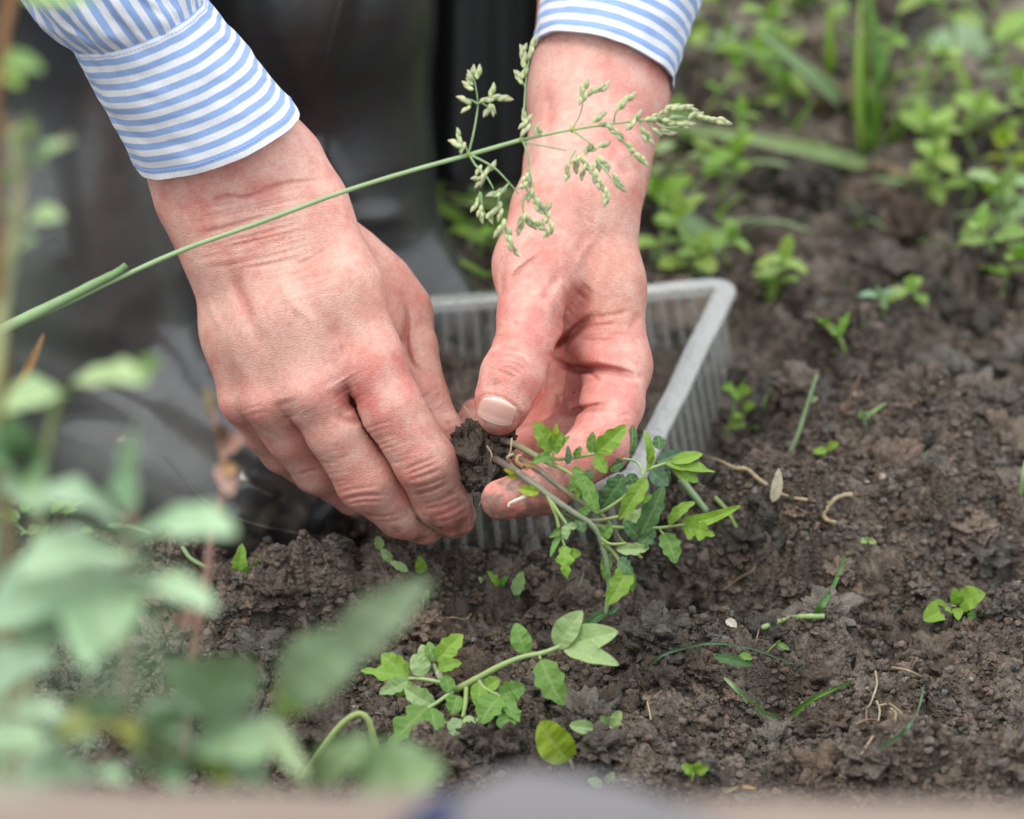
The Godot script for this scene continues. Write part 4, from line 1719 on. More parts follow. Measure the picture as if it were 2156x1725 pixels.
# ---------------------------------------------------------------- the seedlings in the hands
func build_held_seedlings() -> void:
	var ball := thing("root_ball", "dark crumbly ball of soil held between the fingertips of both hands", "soil", on(0, 1015, 985, 12))
	var lumps := [[1010, 965, 8, 46], [1045, 940, 6, 34], [992, 1000, 6, 30], [1030, 1002, 14, 34], [975, 925, 0, 26], [1062, 912, 14, 20], [1000, 930, -4, 38]]
	for i in lumps.size():
		var q: Array = lumps[i]
		var s := clod(q[3] * UNIT, 500 + i * 5, 22, 1.0, 0.72)
		s = flipped(s)
		var p := on(0, q[0], q[1], q[2])
		for k in s.v.size():
			s.v[k] += p
		s.n.clear()
		part("soil_lump", s, M.soil, ball, p)
	# fine roots hanging out of the ball
	for q in [[[340, 260, 20], [360, 300, 24], [420, 330, 28]], [[455, 370, 32], [450, 440, 34], [435, 500, 34], [470, 545, 34], [515, 575, 36]], [[150, 165, 0], [190, 220, 6], [220, 260, 8]], [[250, 800, 20], [300, 700, 30], [370, 640, 34]], [[300, 420, 18], [330, 480, 24], [310, 540, 20]]]:
		put_stem(ball, 4, q, 0.0004, 0.0002, "straw", "root")

	# first seedling: lies over the upper finger
	var a := thing("tomato_seedling", "small tomato seedling held in the palm, its short leaves reaching up before the fingers", "seedling", on(4, 430, 390, 18), "tomato seedlings held in the hands")
	put_stem(a, 4, [[400, 380, 18], [480, 410, 34], [600, 475, 48], [650, 505, 52], [740, 545, 54]], 0.0012, 0.0009, "purple", "stem", "stem")
	put_stem(a, 4, [[600, 475, 48], [740, 500, 54], [860, 490, 56], [985, 465, 57]], 0.0008, 0.0006, "stem", "petiole")
	put_stem(a, 4, [[640, 500, 52], [715, 540, 54], [715, 450, 56]], 0.0007, 0.0005, "stem", "petiole")
	put_stem(a, 4, [[740, 545, 54], [820, 590, 55], [860, 640, 55]], 0.0007, 0.0005, "stem", "petiole")
	put_leaf(a, 4, [718, 460, 55], [602, 268, 58], 120, "toothed", "bright", {"roll": 14, "curl": 0.05})
	put_leaf(a, 4, [712, 400, 56], [740, 275, 58], 44, "ovate", "lime")
	put_leaf(a, 4, [722, 430, 57], [772, 330, 59], 62, "ovate", "bright")
	put_leaf(a, 4, [732, 470, 57], [822, 352, 58], 58, "ovate", "mid")
	put_leaf(a, 4, [706, 478, 56], [586, 524, 60], 56, "ovate", "mid")
	put_leaf(a, 4, [808, 535, 56], [812, 415, 58], 40, "ovate", "blue")
	put_leaf(a, 4, [858, 497, 57], [892, 420, 59], 44, "ovate", "mid")
	put_leaf(a, 4, [970, 468, 57], [970, 328, 58], 62, "ovate", "mid", {"roll": -10})
	put_leaf(a, 4, [985, 470, 57], [1178, 288, 60], 120, "toothed", "bright", {"curl": 0.14, "fold": 0.4})
	put_leaf(a, 4, [985, 480, 57], [1056, 590, 60], 80, "toothed", "bright")
	put_leaf(a, 4, [905, 590, 56], [815, 706, 58], 70, "ovate", "mid")
	put_leaf(a, 4, [885, 610, 56], [868, 752, 58], 66, "toothed", "bright")
	put_leaf(a, 4, [900, 600, 57], [1000, 850, 58], 92, "toothed", "mid")
	put_leaf(a, 4, [960, 565, 55], [935, 665, 55], 50, "ovate", "deep")
	put_leaf(a, 4, [840, 560, 55], [915, 590, 57], 40, "ovate", "mid")

	# second: the pale stalk that runs behind to the right
	var b := thing("tomato_seedling", "tomato seedling held in the palm, its leaves spreading far to the right", "seedling", on(4, 470, 470, 18), "tomato seedlings held in the hands")
	put_stem(b, 4, [[430, 450, 18], [620, 565, 50], [760, 680, 54], [930, 800, 54], [1030, 862, 52], [1100, 950, 50], [1160, 1030, 48], [1280, 1130, 46]], 0.0011, 0.0006, "purple", "stem", "stem")
	put_stem(b, 4, [[1000, 845, 53], [1060, 815, 54], [1130, 770, 55], [1230, 690, 56], [1290, 610, 57], [1318, 540, 57]], 0.0007, 0.0005, "stem", "petiole")
	put_stem(b, 4, [[1290, 600, 55], [1250, 520, 45], [1160, 500, 40]], 0.0006, 0.0004, "culm", "petiole")
	put_stem(b, 4, [[1310, 570, 52], [1380, 545, 48], [1430, 528, 46]], 0.0007, 0.0005, "stem", "petiole")
	put_stem(b, 4, [[960, 925, 52], [1180, 937, 52], [1380, 938, 50], [1560, 915, 48]], 0.0008, 0.0005, "stem", "petiole")
	put_stem(b, 4, [[1390, 938, 50], [1405, 965, 50], [1425, 980, 50]], 0.0005, 0.0004, "stem", "petiole")
	put_leaf(b, 4, [1322, 560, 58], [1356, 430, 60], 46, "toothed", "bright")
	put_leaf(b, 4, [1322, 500, 58], [1302, 315, 60], 44, "ovate", "bright", {"curl": 0.15})
	put_leaf(b, 4, [1318, 520, 58], [1345, 470, 60], 44, "ovate", "lime")
	put_leaf(b, 4, [1312, 625, 57], [1136, 880, 60], 108, "toothed", "bright", {"fold": 0.6, "roll": 8})
	put_leaf(b, 4, [1240, 775, 58], [1345, 730, 58], 56, "ovate", "bright")
	put_leaf(b, 4, [1420, 528, 46], [1752, 580, 44], 120, "lobed", "bright", {"roll": -8, "pitch": -45})
	put_leaf(b, 4, [1470, 520, 46], [1668, 462, 42], 74, "ovate", "bright")
	put_leaf(b, 4, [1480, 550, 46], [1640, 645, 46], 84, "toothed", "bright")
	put_leaf(b, 4, [1375, 520, 42], [1542, 452, 36], 76, "ovate", "blue")
	put_leaf(b, 4, [1335, 575, 46], [1452, 668, 46], 92, "ovate", "blue")
	put_leaf(b, 4, [1205, 470, 36], [1222, 280, 34], 60, "ovate", "deep")
	put_leaf(b, 4, [1390, 440, 34], [1380, 350, 32], 76, "ovate", "deep")
	put_leaf(b, 4, [1075, 570, 40], [1165, 520, 40], 80, "ovate", "deep")
	put_leaf(b, 4, [1165, 600, 40], [1030, 805, 40], 130, "toothed", "deep")
	put_leaf(b, 4, [1200, 590, 42], [1235, 690, 42], 74, "ovate", "deep")
	put_leaf(b, 4, [1440, 560, 40], [1440, 640, 40], 40, "ovate", "deep")
	put_leaf(b, 4, [1545, 920, 48], [1908, 795, 50], 92, "blade", "bright", {"fold": 0.3, "curl": 0.06})
	put_leaf(b, 4, [1450, 920, 50], [1614, 768, 50], 74, "toothed", "bright", {"fold": 0.5})
	put_leaf(b, 4, [1535, 935, 48], [1745, 985, 52], 130, "lobed", "bright")
	put_leaf(b, 4, [1415, 968, 50], [1495, 1160, 54], 124, "toothed", "mid", {"roll": 10})
	put_leaf(b, 4, [1270, 985, 54], [1418, 670, 58], 124, "toothed", "deep", {"roll": -14, "curl": 0.04})
	put_leaf(b, 4, [1255, 1000, 54], [1165, 895, 56], 86, "toothed", "deep")
	put_leaf(b, 4, [1250, 1070, 53], [1365, 950, 53], 90, "toothed", "deep")
	put_leaf(b, 4, [1165, 940, 48], [1305, 815, 48], 100, "toothed", "pale")
	put_leaf(b, 4, [1265, 870, 46], [1308, 805, 46], 40, "ovate", "mid")

	# third: the thick purple-grey stem that bends down to the soil
	var c := thing("tomato_seedling", "long tomato seedling with a thick purplish stem bending down to the soil", "seedling", on(4, 380, 510, 20), "tomato seedlings held in the hands")
	var main := [[350, 500, 16], [420, 540, 30], [500, 590, 50], [700, 740, 57], [840, 838, 57], [940, 900, 56], [1010, 985, 54], [1040, 1080, 52], [1062, 1180, 50], [1070, 1330, 46], [1050, 1485, 42]]
	put_stem(c, 4, main, 0.0014, 0.00075, "purple", "stem", "culm")
	put_hairs(c, 4, main, 0.0009, 160)
	put_stem(c, 4, [[680, 725, 57], [712, 800, 58], [740, 870, 58], [762, 970, 58], [792, 1055, 58]], 0.0008, 0.0005, "stem", "petiole")
	put_stem(c, 4, [[690, 740, 57], [745, 830, 59], [805, 915, 60]], 0.0007, 0.0005, "stem", "petiole")
	put_stem(c, 4, [[720, 775, 57], [840, 870, 55], [985, 890, 54], [1140, 865, 54]], 0.0008, 0.0006, "purple", "petiole", "stem")
	put_stem(c, 4, [[1020, 1000, 54], [1080, 1040, 55], [1180, 1035, 55]], 0.0006, 0.0005, "stem", "petiole")
	put_stem(c, 4, [[1030, 1030, 54], [1100, 1095, 52], [1150, 1165, 52]], 0.0008, 0.0006, "stem", "petiole")
	put_leaf(c, 4, [785, 1045, 58], [805, 1260, 60], 108, "lobed", "bright", {"roll": 0})
	put_leaf(c, 4, [800, 1100, 58], [895, 1100, 58], 60, "ovate", "bright")
	put_leaf(c, 4, [795, 935, 58], [692, 998, 60], 40, "ovate", "mid")
	put_leaf(c, 4, [760, 985, 58], [698, 1122, 60], 38, "ovate", "mid")
	put_leaf(c, 4, [805, 912, 60], [800, 1012, 62], 60, "toothed", "pale")
	put_leaf(c, 4, [810, 915, 60], [868, 935, 60], 46, "toothed", "pale")
	put_leaf(c, 4, [880, 850, 56], [968, 798, 58], 50, "ovate", "mid")
	put_leaf(c, 4, [870, 870, 56], [912, 965, 58], 70, "toothed", "deep")
	put_leaf(c, 4, [780, 880, 54], [862, 872, 54], 40, "ovate", "deep")
	put_leaf(c, 4, [1015, 1000, 54], [1092, 920, 56], 70, "ovate", "mid")
	put_leaf(c, 4, [1118, 1075, 54], [1330, 1062, 54], 74, "toothed", "pale")
	put_leaf(c, 4, [1130, 1140, 54], [1215, 1210, 58], 100, "toothed", "blue", {"roll": -20})
	put_leaf(c, 4, [1200, 1165, 54], [1062, 1425, 58], 130, "toothed", "bright", {"roll": 12, "curl": 0.07})
	put_leaf(c, 4, [1215, 1215, 50], [1225, 1345, 50], 60, "ovate", "mid")
	put_leaf(c, 4, [1055, 1095, 50], [1042, 1260, 50], 66, "ovate", "mid")
	put_leaf(c, 4, [1062, 1475, 42], [885, 1600, 44], 56, "ovate", "deep", {"fold": 0.6, "curl": 0.2})
	put_leaf(c, 4, [1062, 1482, 42], [1135, 1435, 44], 30, "ovate", "blue")
	put_leaf(c, 4, [628, 712, 58], [495, 690, 58], 58, "ovate", "lime", {"fold": 0.5})
	put_leaf(c, 4, [480, 600, 50], [405, 565, 52], 34, "ovate", "yellow")
	put_leaf(c, 4, [490, 610, 50], [425, 612, 52], 30, "ovate", "yellow")
	put_stem(c, 4, [[545, 738, 57], [480, 765, 58], [440, 785, 58], [435, 805, 58]], 0.0008, 0.0004, "white", "withered_leaf")
	put_leaf(c, 4, [610, 548, 55], [512, 528, 55], 44, "ovate", "tan", {"fold": 0.6})
	put_stem(c, 4, [[525, 550, 55], [490, 520, 56], [495, 485, 56], [520, 478, 56]], 0.0009, 0.0005, "tan", "withered_leaf")
	put_stem(c, 4, [[440, 520, 50], [430, 490, 52], [468, 468, 52]], 0.0008, 0.0004, "straw", "withered_leaf")

# ---------------------------------------------------------------- the seedling already planted
func build_planted_seedling() -> void:
	var w := soil_w(10, 960, 850)
	var o := thing("tomato_seedling", "young tomato seedling already planted in the soil below the hands, one long shoot leaning right", "seedling", on(10, 950, 720, w))
	var k := w
	put_stem(o, 10, [[915, 850, k - 8], [925, 760, k], [955, 695, k + 6]], 0.0011, 0.0010, "stem")
	put_stem(o, 10, [[940, 705, k + 6], [1060, 640, k + 10], [1180, 575, k + 12], [1300, 525, k + 13], [1420, 500, k + 13], [1510, 465, k + 13]], 0.0013, 0.0008, "stem", "shoot", "pale")
	put_stem(o, 10, [[955, 695, k + 6], [860, 660, k + 6], [750, 640, k + 6], [690, 640, k + 6]], 0.0010, 0.0006, "pale", "petiole")
	put_stem(o, 10, [[900, 700, k + 6], [850, 620, k + 4], [830, 560, k + 4]], 0.0009, 0.0006, "pale", "petiole")
	put_stem(o, 10, [[930, 710, k + 8], [860, 760, k + 12], [795, 800, k + 14]], 0.0009, 0.0006, "pale", "petiole")
	put_stem(o, 10, [[1005, 680, k + 8], [1000, 770, k + 14], [985, 850, k + 16]], 0.0009, 0.0007, "stem", "petiole")
	put_stem(o, 10, [[1070, 640, k + 10], [1100, 690, k + 12], [1190, 735, k + 14]], 0.0009, 0.0006, "stem", "petiole")
	put_stem(o, 10, [[1395, 510, k + 13], [1405, 535, k + 14]], 0.0006, 0.0005, "stem", "petiole")
	for q in [
		[[1495, 475, 13], [1628, 272, 14], 140, "ovate", "pale", -6], [[1520, 470, 13], [1822, 385, 18], 160, "ovate", "pale", 6], [[1530, 475, 14], [1826, 556, 20], 116, "ovate", "pale", 10], [[1330, 505, 13], [1270, 338, 12], 112, "ovate", "mid", 0], [[1405, 535, 14], [1530, 778, 20], 170, "toothed", "mid", -4],
		[[705, 640, 6], [436, 590, 8], 120, "lobed", "bright", 6], [[695, 620, 6], [545, 505, 4], 120, "toothed", "bright", -8], [[690, 650, 7], [536, 718, 10], 90, "toothed", "pale", 8], [[770, 630, 6], [720, 505, 4], 110, "ovate", "pale", 10], [[800, 560, 5], [760, 455, 4], 80, "ovate", "pale", 0],
		[[835, 545, 5], [800, 438, 4], 70, "ovate", "mid", 0], [[845, 550, 5], [985, 398, 4], 120, "toothed", "bright", 0], [[850, 590, 6], [975, 550, 8], 90, "toothed", "bright", 14], [[915, 715, 10], [890, 615, 8], 80, "ovate", "mid", 0], [[830, 780, 12], [670, 685, 12], 120, "toothed", "pale", 8],
		[[800, 790, 14], [572, 1020, 22], 190, "lobed", "mid", -6], [[815, 795, 14], [845, 975, 22], 130, "toothed", "mid", 8], [[960, 730, 10], [925, 830, 14], 120, "toothed", "mid", 10], [[995, 845, 16], [1085, 958, 20], 92, "toothed", "pale", 0], [[980, 860, 16], [880, 985, 22], 120, "toothed", "culm", 0],
		[[975, 880, 17], [985, 985, 22], 80, "toothed", "culm", 0], [[1180, 730, 14], [1318, 680, 16], 130, "toothed", "mid", 0], [[1190, 735, 14], [1080, 880, 20], 160, "toothed", "mid", -8], [[1195, 745, 14], [1220, 945, 22], 170, "lobed", "mid", 6], [[1180, 735, 14], [1290, 870, 20], 90, "toothed", "mid", 0],
		[[1080, 660, 11], [1060, 790, 16], 90, "ovate", "bright", 0], [[1110, 690, 12], [1185, 640, 12], 80, "ovate", "bright", 0], [[700, 650, 6], [620, 730, 8], 80, "toothed", "bright", 0], [[870, 640, 6], [850, 585, 6], 34, "ovate", "white", 0],
	]:
		put_leaf(o, 10, [q[0][0], q[0][1], k + q[0][2]], [q[1][0], q[1][1], k + q[1][2]], q[2], q[3], q[4], {"roll": q[5]})

# ---------------------------------------------------------------- the flowering grass in front of the wrist
func build_grass_stalk() -> void:
	var o := thing("flowering_grass", "thin green flowering grass stalk leaning across both wrists with pale open seed heads", "grass", on(6, 0, 1630, 62))
	var culm := [[-1900, 3300, 0], [-1500, 2500, 40], [-720, 1960, 57], [-60, 1655, 60], [300, 1497, 62], [560, 1372, 63], [900, 1222, 64], [1250, 1098, 65], [1650, 950, 66], [1980, 846, 66], [2300, 757, 66.5], [2557, 683, 66.5]]
	put_stem(o, 6, culm, 0.00105, 0.00075, "culm", "culm")
	put_stem(o, 7, [[730, 835, 66.5], [1030, 775, 67], [1240, 745, 67], [1440, 720, 68], [1700, 700, 68]], 0.0006, 0.0003, "culm", "culm")
	put_stem(o, 6, [[-60, 1652, 60.4], [120, 1560, 62.5], [300, 1472, 63.5], [480, 1380, 64], [570, 1335, 64.2], [618, 1297, 64.4]], 0.0023, 0.0013, "culm", "leaf_sheath", "blade")
	var joints_ := [[410, 920], [730, 835], [1030, 775]]
	for q in joints_:
		put_stem(o, 7, [[q[0] - 9, q[1] + 3, 66.6], [q[0] + 9, q[1] - 3, 66.6]], 0.0011, 0.0011, "lime", "joint")
	var twigs := [
		[[410, 920], [440, 800], [465, 650], [462, 570], [445, 470]], [[465, 620], [520, 590], [560, 575], [640, 590]], [[465, 620], [430, 600], [400, 590]], [[410, 920], [395, 880], [370, 850]], [[490, 615], [530, 640]],
		[[415, 925], [450, 985], [480, 1020], [500, 1080]], [[450, 985], [520, 1060], [560, 1130]], [[430, 930], [560, 1000], [650, 1090], [710, 1160]], [[480, 1150], [500, 1260], [540, 1320]], [[650, 1100], [600, 1160], [590, 1240], [620, 1330], [660, 1480]],
		[[730, 835], [742, 680], [752, 520], [765, 400], [800, 250]], [[752, 520], [720, 470], [690, 440]], [[735, 840], [765, 920], [768, 1000], [750, 1080]], [[768, 1000], [800, 1130], [810, 1220]], [[740, 850], [850, 870], [1000, 900]], [[735, 1190], [745, 1290], [800, 1330]], [[840, 1230], [875, 1280], [900, 1370]],
		[[1030, 775], [1080, 680], [1105, 560]], [[1095, 600], [1150, 550], [1220, 515]], [[1280, 740], [1300, 660], [1385, 585]], [[1030, 775], [1130, 850], [1170, 890]], [[1240, 755], [1320, 830], [1400, 920], [1470, 965]], [[1050, 900], [1020, 960], [1000, 1050]], [[1060, 930], [1150, 1040], [1210, 1130], [1240, 1190]], [[1180, 960], [1270, 1070], [1340, 1135]],
		[[1440, 720], [1560, 690], [1640, 650], [1750, 650]], [[1500, 715], [1580, 760], [1650, 760], [1740, 745]], [[1480, 725], [1540, 790], [1630, 800]], [[1440, 730], [1460, 790], [1490, 830]],
	]
	for q in twigs:
		var pts := []
		for i in q.size():
			pts.append([q[i][0], q[i][1], 67.0 + rng.randf_range(-1.0, 3.0) * (0.0 if i == 0 else 1.0)])
		put_stem(o, 7, pts, 0.00042, 0.0002, "culm", "branch")
	# spikelets: two or three overlapping scales each
	var shapes := []
	for k in 4:
		var s := Shape.new()
		for m in 3:
			var d := Vector3(rng.randf_range(-0.24, 0.24) + (m - 1) * 0.12, 1, rng.randf_range(-0.2, 0.2)).normalized()
			var b := Vector3((m - 1) * 0.0003, m * 0.00085, 0)
			var path := PackedVector3Array()
			var rr := PackedFloat32Array()
			for i in 8:
				var t := i / 7.0
				path.append(b + d * (t * 0.0030))
				rr.append(0.00072 * pow(sin(PI * clampf(pow(t, 0.75), 0.03, 0.985)), 0.8))
			var g := green(["seed", "pale", "seed"][m])
			s.tube(path, rr, 8, [g, g, g, g, g.lerp(Color(0.45, 0.42, 0.3), 0.4), g.lerp(Color(0.5, 0.42, 0.36), 0.6)], 0.7)
		shapes.append(s.mesh())
	var heads := [[440, 455, 95], [470, 440, 80], [412, 520, 170], [430, 478, 120], [400, 600, 160], [395, 650, 215], [510, 600, 20], [552, 548, 80], [530, 650, 250], [560, 655, 300], [615, 588, 10], [640, 590, 0], [580, 592, 10], [350, 800, 110], [362, 840, 130], [345, 860, 170], [375, 880, 250],
		[470, 1015, 250], [540, 1010, 60], [505, 1040, 250], [490, 1080, 240], [468, 1065, 220], [470, 1180, 260], [450, 1235, 250], [480, 1260, 270], [490, 1300, 280], [540, 1310, 300], [575, 1160, 190], [605, 1150, 30], [590, 1235, 260], [600, 1280, 250], [540, 1285, 60], [615, 1340, 270], [640, 1390, 280], [655, 1440, 275], [690, 1500, 300], [600, 1370, 240],
		[738, 330, 100], [745, 375, 95], [735, 305, 95], [700, 450, 130], [722, 470, 120], [745, 440, 80], [792, 280, 85], [806, 240, 70], [785, 320, 80], [745, 700, 100], [765, 715, 60], [758, 765, 230], [745, 740, 250], [815, 770, 100], [840, 790, 150], [750, 1060, 255], [765, 1080, 280], [740, 1110, 235], [780, 1155, 260], [805, 1190, 290], [815, 1215, 280], [775, 1170, 220],
		[735, 1300, 250], [725, 1350, 260], [765, 1310, 300], [790, 1330, 320], [820, 1345, 330], [855, 1250, 100], [880, 1255, 80], [885, 1300, 270], [905, 1360, 280], [875, 1390, 260], [860, 1320, 250],
		[1110, 520, 90], [1098, 560, 110], [1095, 580, 250], [1150, 552, 70], [1190, 540, 45], [1220, 520, 40], [1335, 610, 55], [1370, 590, 50], [1320, 640, 60], [1180, 715, 40], [1205, 695, 45], [1215, 750, 15], [1260, 775, 330], [1295, 800, 310], [1310, 815, 320],
		[1005, 1000, 260], [1000, 1050, 265], [1060, 950, 240], [1055, 980, 270], [1100, 970, 300], [1100, 1010, 260], [1095, 1045, 260], [1155, 1000, 260], [1190, 960, 270], [1215, 970, 320], [1240, 1000, 280], [1170, 1050, 270], [1190, 1090, 290], [1210, 1110, 290], [1230, 1150, 285], [1240, 1175, 280], [1285, 1070, 300], [1320, 1110, 310], [1130, 900, 60], [1215, 870, 20], [1150, 890, 200],
		[1370, 880, 300], [1400, 915, 320], [1430, 940, 320], [1460, 960, 320], [1390, 740, 240], [1420, 700, 60], [1455, 790, 300], [1480, 815, 320], [1500, 715, 20], [1540, 690, 30], [1580, 670, 30], [1620, 645, 25], [1660, 650, 20], [1700, 645, 10], [1740, 650, 0], [1560, 720, 0], [1600, 730, 350], [1640, 740, 0], [1690, 750, 345], [1720, 740, 10], [1540, 785, 340], [1590, 790, 350], [1610, 795, 0], [1780, 705, 5], [1820, 705, 350], [1850, 715, 345], [1890, 718, 0], [1930, 722, 350], [1760, 700, 20], [1650, 700, 10]]
	for q in heads:
		var sp := MeshInstance3D.new()
		sp.name = "spikelet"
		sp.mesh = shapes[rng.randi() % 4]
		sp.material_override = M.leaf
		o.add_child(sp, true)
		var p := on(7, q[0], q[1], 67.0 + rng.randf_range(-1.5, 3.5))
		var ang := deg_to_rad(q[2] - 90.0 + rng.randf_range(-10, 10))
		var b := Basis(right, up, toward).rotated(toward, ang).rotated(up, rng.randf_range(-0.4, 0.4))
		sp.transform = Transform3D(b.scaled_local(Vector3.ONE * rng.randf_range(0.95, 1.35)), p - o.position - b.y * 0.002)

# ---------------------------------------------------------------- plants close to the viewer, out of focus
func build_front_plants() -> void:
	var w := 480.0
	var a := thing("broad_leaved_weed", "tall blurred grey-green leafy plant close in front at the lower left", "weed", on(5, 430, 1620, w))
	put_stem(a, 5, [[470, 560, w], [455, 800, w + 6], [460, 1040, w], [445, 1300, w + 4], [400, 1560, w], [380, 2100, w - 10]], 0.0012, 0.0015, "pinkish", "stem", "brown")
	for q in [
		[[490, 610, 0], [490, 270, 30], 190, "ovate", "mint", -10], [[460, 720, 0], [170, 535, 40], 190, "ovate", "mint", 10], [[480, 690, 0], [840, 680, 40], 170, "ovate", "mint", 0], [[460, 800, 0], [90, 800, 50], 280, "ovate", "mint", 0], [[450, 860, 0], [-40, 1000, 50], 270, "ovate", "mint", 6],
		[[460, 900, 0], [760, 935, 50], 180, "ovate", "mint", 0], [[450, 880, 0], [310, 1140, 60], 240, "ovate", "grey", 0], [[440, 830, 0], [400, 1090, 60], 180, "ovate", "grey", 0], [[210, 1150, -20], [-40, 1240, 20], 150, "ovate", "mint", 0], [[300, 980, 10], [60, 1110, 40], 170, "ovate", "grey", 0],
	]:
		put_leaf(a, 5, [q[0][0], q[0][1], w + q[0][2]], [q[1][0], q[1][1], w + q[1][2]], q[2], q[3], q[4], {"soft": true, "roll": q[5], "size": 0, "pitch": -48, "fold": 0.15})
	var b := thing("broad_leaved_weed", "low blurred weed close in front at the bottom, round pale leaves above yellower ones", "weed", on(5, 760, 1640, w - 10))
	put_stem(b, 5, [[760, 1390, w], [770, 1500, w], [760, 1800, w - 10]], 0.0015, 0.002, "stem")
	for q in [
		[[770, 1400, 0], [750, 1110, 30], 285, "round", "mint", 0], [[700, 1420, 0], [960, 1490, 30], 170, "ovate", "grey", 0], [[910, 1360, 0], [1100, 1560, 30], 90, "ovate", "culm", 0], [[430, 1390, 0], [225, 1400, 20], 120, "ovate", "yellow", 0], [[430, 1370, 0], [500, 1460, 20], 90, "ovate", "yellow", 0],
		[[240, 1500, 0], [-40, 1440, 20], 180, "ovate", "grey", 0], [[300, 1400, 0], [60, 1330, 20], 150, "ovate", "mint", 0], [[560, 1380, 0], [700, 1340, 20], 120, "ovate", "mint", 0], [[470, 1590, 0], [640, 1480, 20], 110, "ovate", "culm", 0], [[650, 1490, 0], [840, 1590, 20], 70, "ovate", "lime", 0], [[350, 1560, 0], [120, 1580, 20], 150, "ovate", "grey", 0],
		[[620, 1570, 0], [800, 1500, 10], 160, "ovate", "grey", 0], [[480, 1470, 0], [660, 1620, 20], 100, "ovate", "grey", 0], [[900, 1680, 0], [990, 1610, 10], 90, "ovate", "lime", 0], [[60, 1640, 0], [180, 1520, 10], 170, "ovate", "grey", 0], [[840, 1440, 0], [930, 1600, 10], 150, "ovate", "grey", 0], [[590, 1300, 0], [560, 1420, 10], 120, "ovate", "grey", 0],
	]:
		put_leaf(b, 5, [q[0][0], q[0][1], w + q[0][2]], [q[1][0], q[1][1], w + q[1][2]], q[2], q[3], q[4], {"soft": true, "roll": q[5], "pitch": -48, "fold": 0.15})
	for i in 20:
		var x := rng.randf_range(-40, 620)
		var y := rng.randf_range(1330, 1620)
		var an := rng.randf_range(0.0, PI)
		var l := rng.randf_range(110, 190)
		var z := w + rng.randf_range(-60, 60)
		put_leaf(b, 5, [x, y, z], [x + cos(an) * l, y - sin(an) * l * 0.7, z + 25], l * rng.randf_range(0.55, 0.85), "ovate", ["mint", "grey", "grey", "culm"][i % 4], {"soft": true, "pitch": -48, "size": 1})
	var c := thing("broad_leaved_weed", "blurred shoot close in front, its big two-part leaf slanting up over bare soil", "weed", on(5, 1180, 1600, w))
	put_stem(c, 5, [[1010, 1260, w], [1000, 1420, w], [1080, 1560, w], [1120, 1800, w - 8]], 0.0012, 0.002, "stem")
	for q in [[[1030, 1270, 0], [1290, 1070, 40], 200, "round", "mint", 0], [[1240, 1120, 30], [1520, 880, 70], 150, "ovate", "mint", 0], [[990, 1290, -10], [1180, 1250, 10], 110, "ovate", "bright", 0], [[1130, 1580, 0], [1320, 1430, 20], 120, "ovate", "culm", 0], [[1280, 1600, 0], [1590, 1540, 40], 220, "ovate", "culm", 0], [[1290, 1600, 0], [1480, 1660, 30], 150, "ovate", "culm", 0]]:
		put_leaf(c, 5, [q[0][0], q[0][1], w + q[0][2]], [q[1][0], q[1][1], w + q[1][2]], q[2], q[3], q[4], {"soft": true, "roll": q[5], "pitch": -6, "fold": 0.12})
	# a dry flower stalk between them and the hand
	var v := 260.0
	var d := thing("dried_stalk", "blurred dry pinkish-brown plant stalk standing before the hand on the left", "weed", on(5, 730, 1000, v))
	put_stem(d, 5, [[745, 190, v], [775, 300, v], [800, 420, v], [800, 560, v], [760, 700, v], [740, 880, v], [700, 1100, v], [660, 1500, v]], 0.0011, 0.0014, "pinkish", "stem", "brown")
	for q in [[[760, 260], [735, 170], 70, "straw"], [[795, 400], [880, 360], 90, "pinkish"], [[800, 440], [835, 560], 80, "pinkish"], [[790, 360], [780, 300], 60, "brown"], [[800, 480], [850, 460], 60, "tan"], [[640, 1030], [690, 970], 60, "pinkish"]]:
		put_leaf(d, 5, [q[0][0], q[0][1], v], [q[1][0], q[1][1], v + 8], q[2], "ovate", q[3], {"soft": true, "size": 1})
	# high at the left edge
	var e := thing("broad_leaved_weed", "blurred pale green leaf pair in front of the boot at the left edge", "weed", on(5, 200, 300, w - 40))
	put_stem(e, 5, [[215, 195, w - 40], [180, 320, w - 44], [150, 500, w - 46], [120, 900, w - 50], [90, 1700, w - 60]], 0.0011, 0.0015, "stem", "stem", "brown")
	put_leaf(e, 5, [230, 190, w - 40], [20, 235, w], 130, "ovate", "pale", {"soft": true, "pitch": -48})
	put_leaf(e, 5, [215, 185, w - 40], [530, 140, w], 160, "ovate", "pale", {"soft": true, "pitch": -48})
	put_leaf(e, 5, [500, 120, w], [570, 75, w + 10], 70, "ovate", "mid", {"soft": true})
	put_leaf(e, 5, [60, 480, w - 40], [-60, 380, w], 200, "ovate", "grey", {"soft": true})
	put_leaf(e, 5, [90, 470, w - 40], [140, 590, w], 170, "ovate", "grey", {"soft": true})
	put_leaf(e, 5, [110, 420, w - 40], [40, 280, w], 140, "ovate", "grey", {"soft": true})
	var g := thing("flower_stalk", "blurred upright flower stalk with pale pink-tipped buds at the upper left edge", "weed", on(6, 30, 1500, w - 30))
	put_stem(g, 6, [[60, 620, w - 30], [90, 900, w - 30], [60, 1200, w - 30], [10, 1520, w - 30], [-40, 2400, w - 34]], 0.0019, 0.0022, "straw", "stem", "stem")
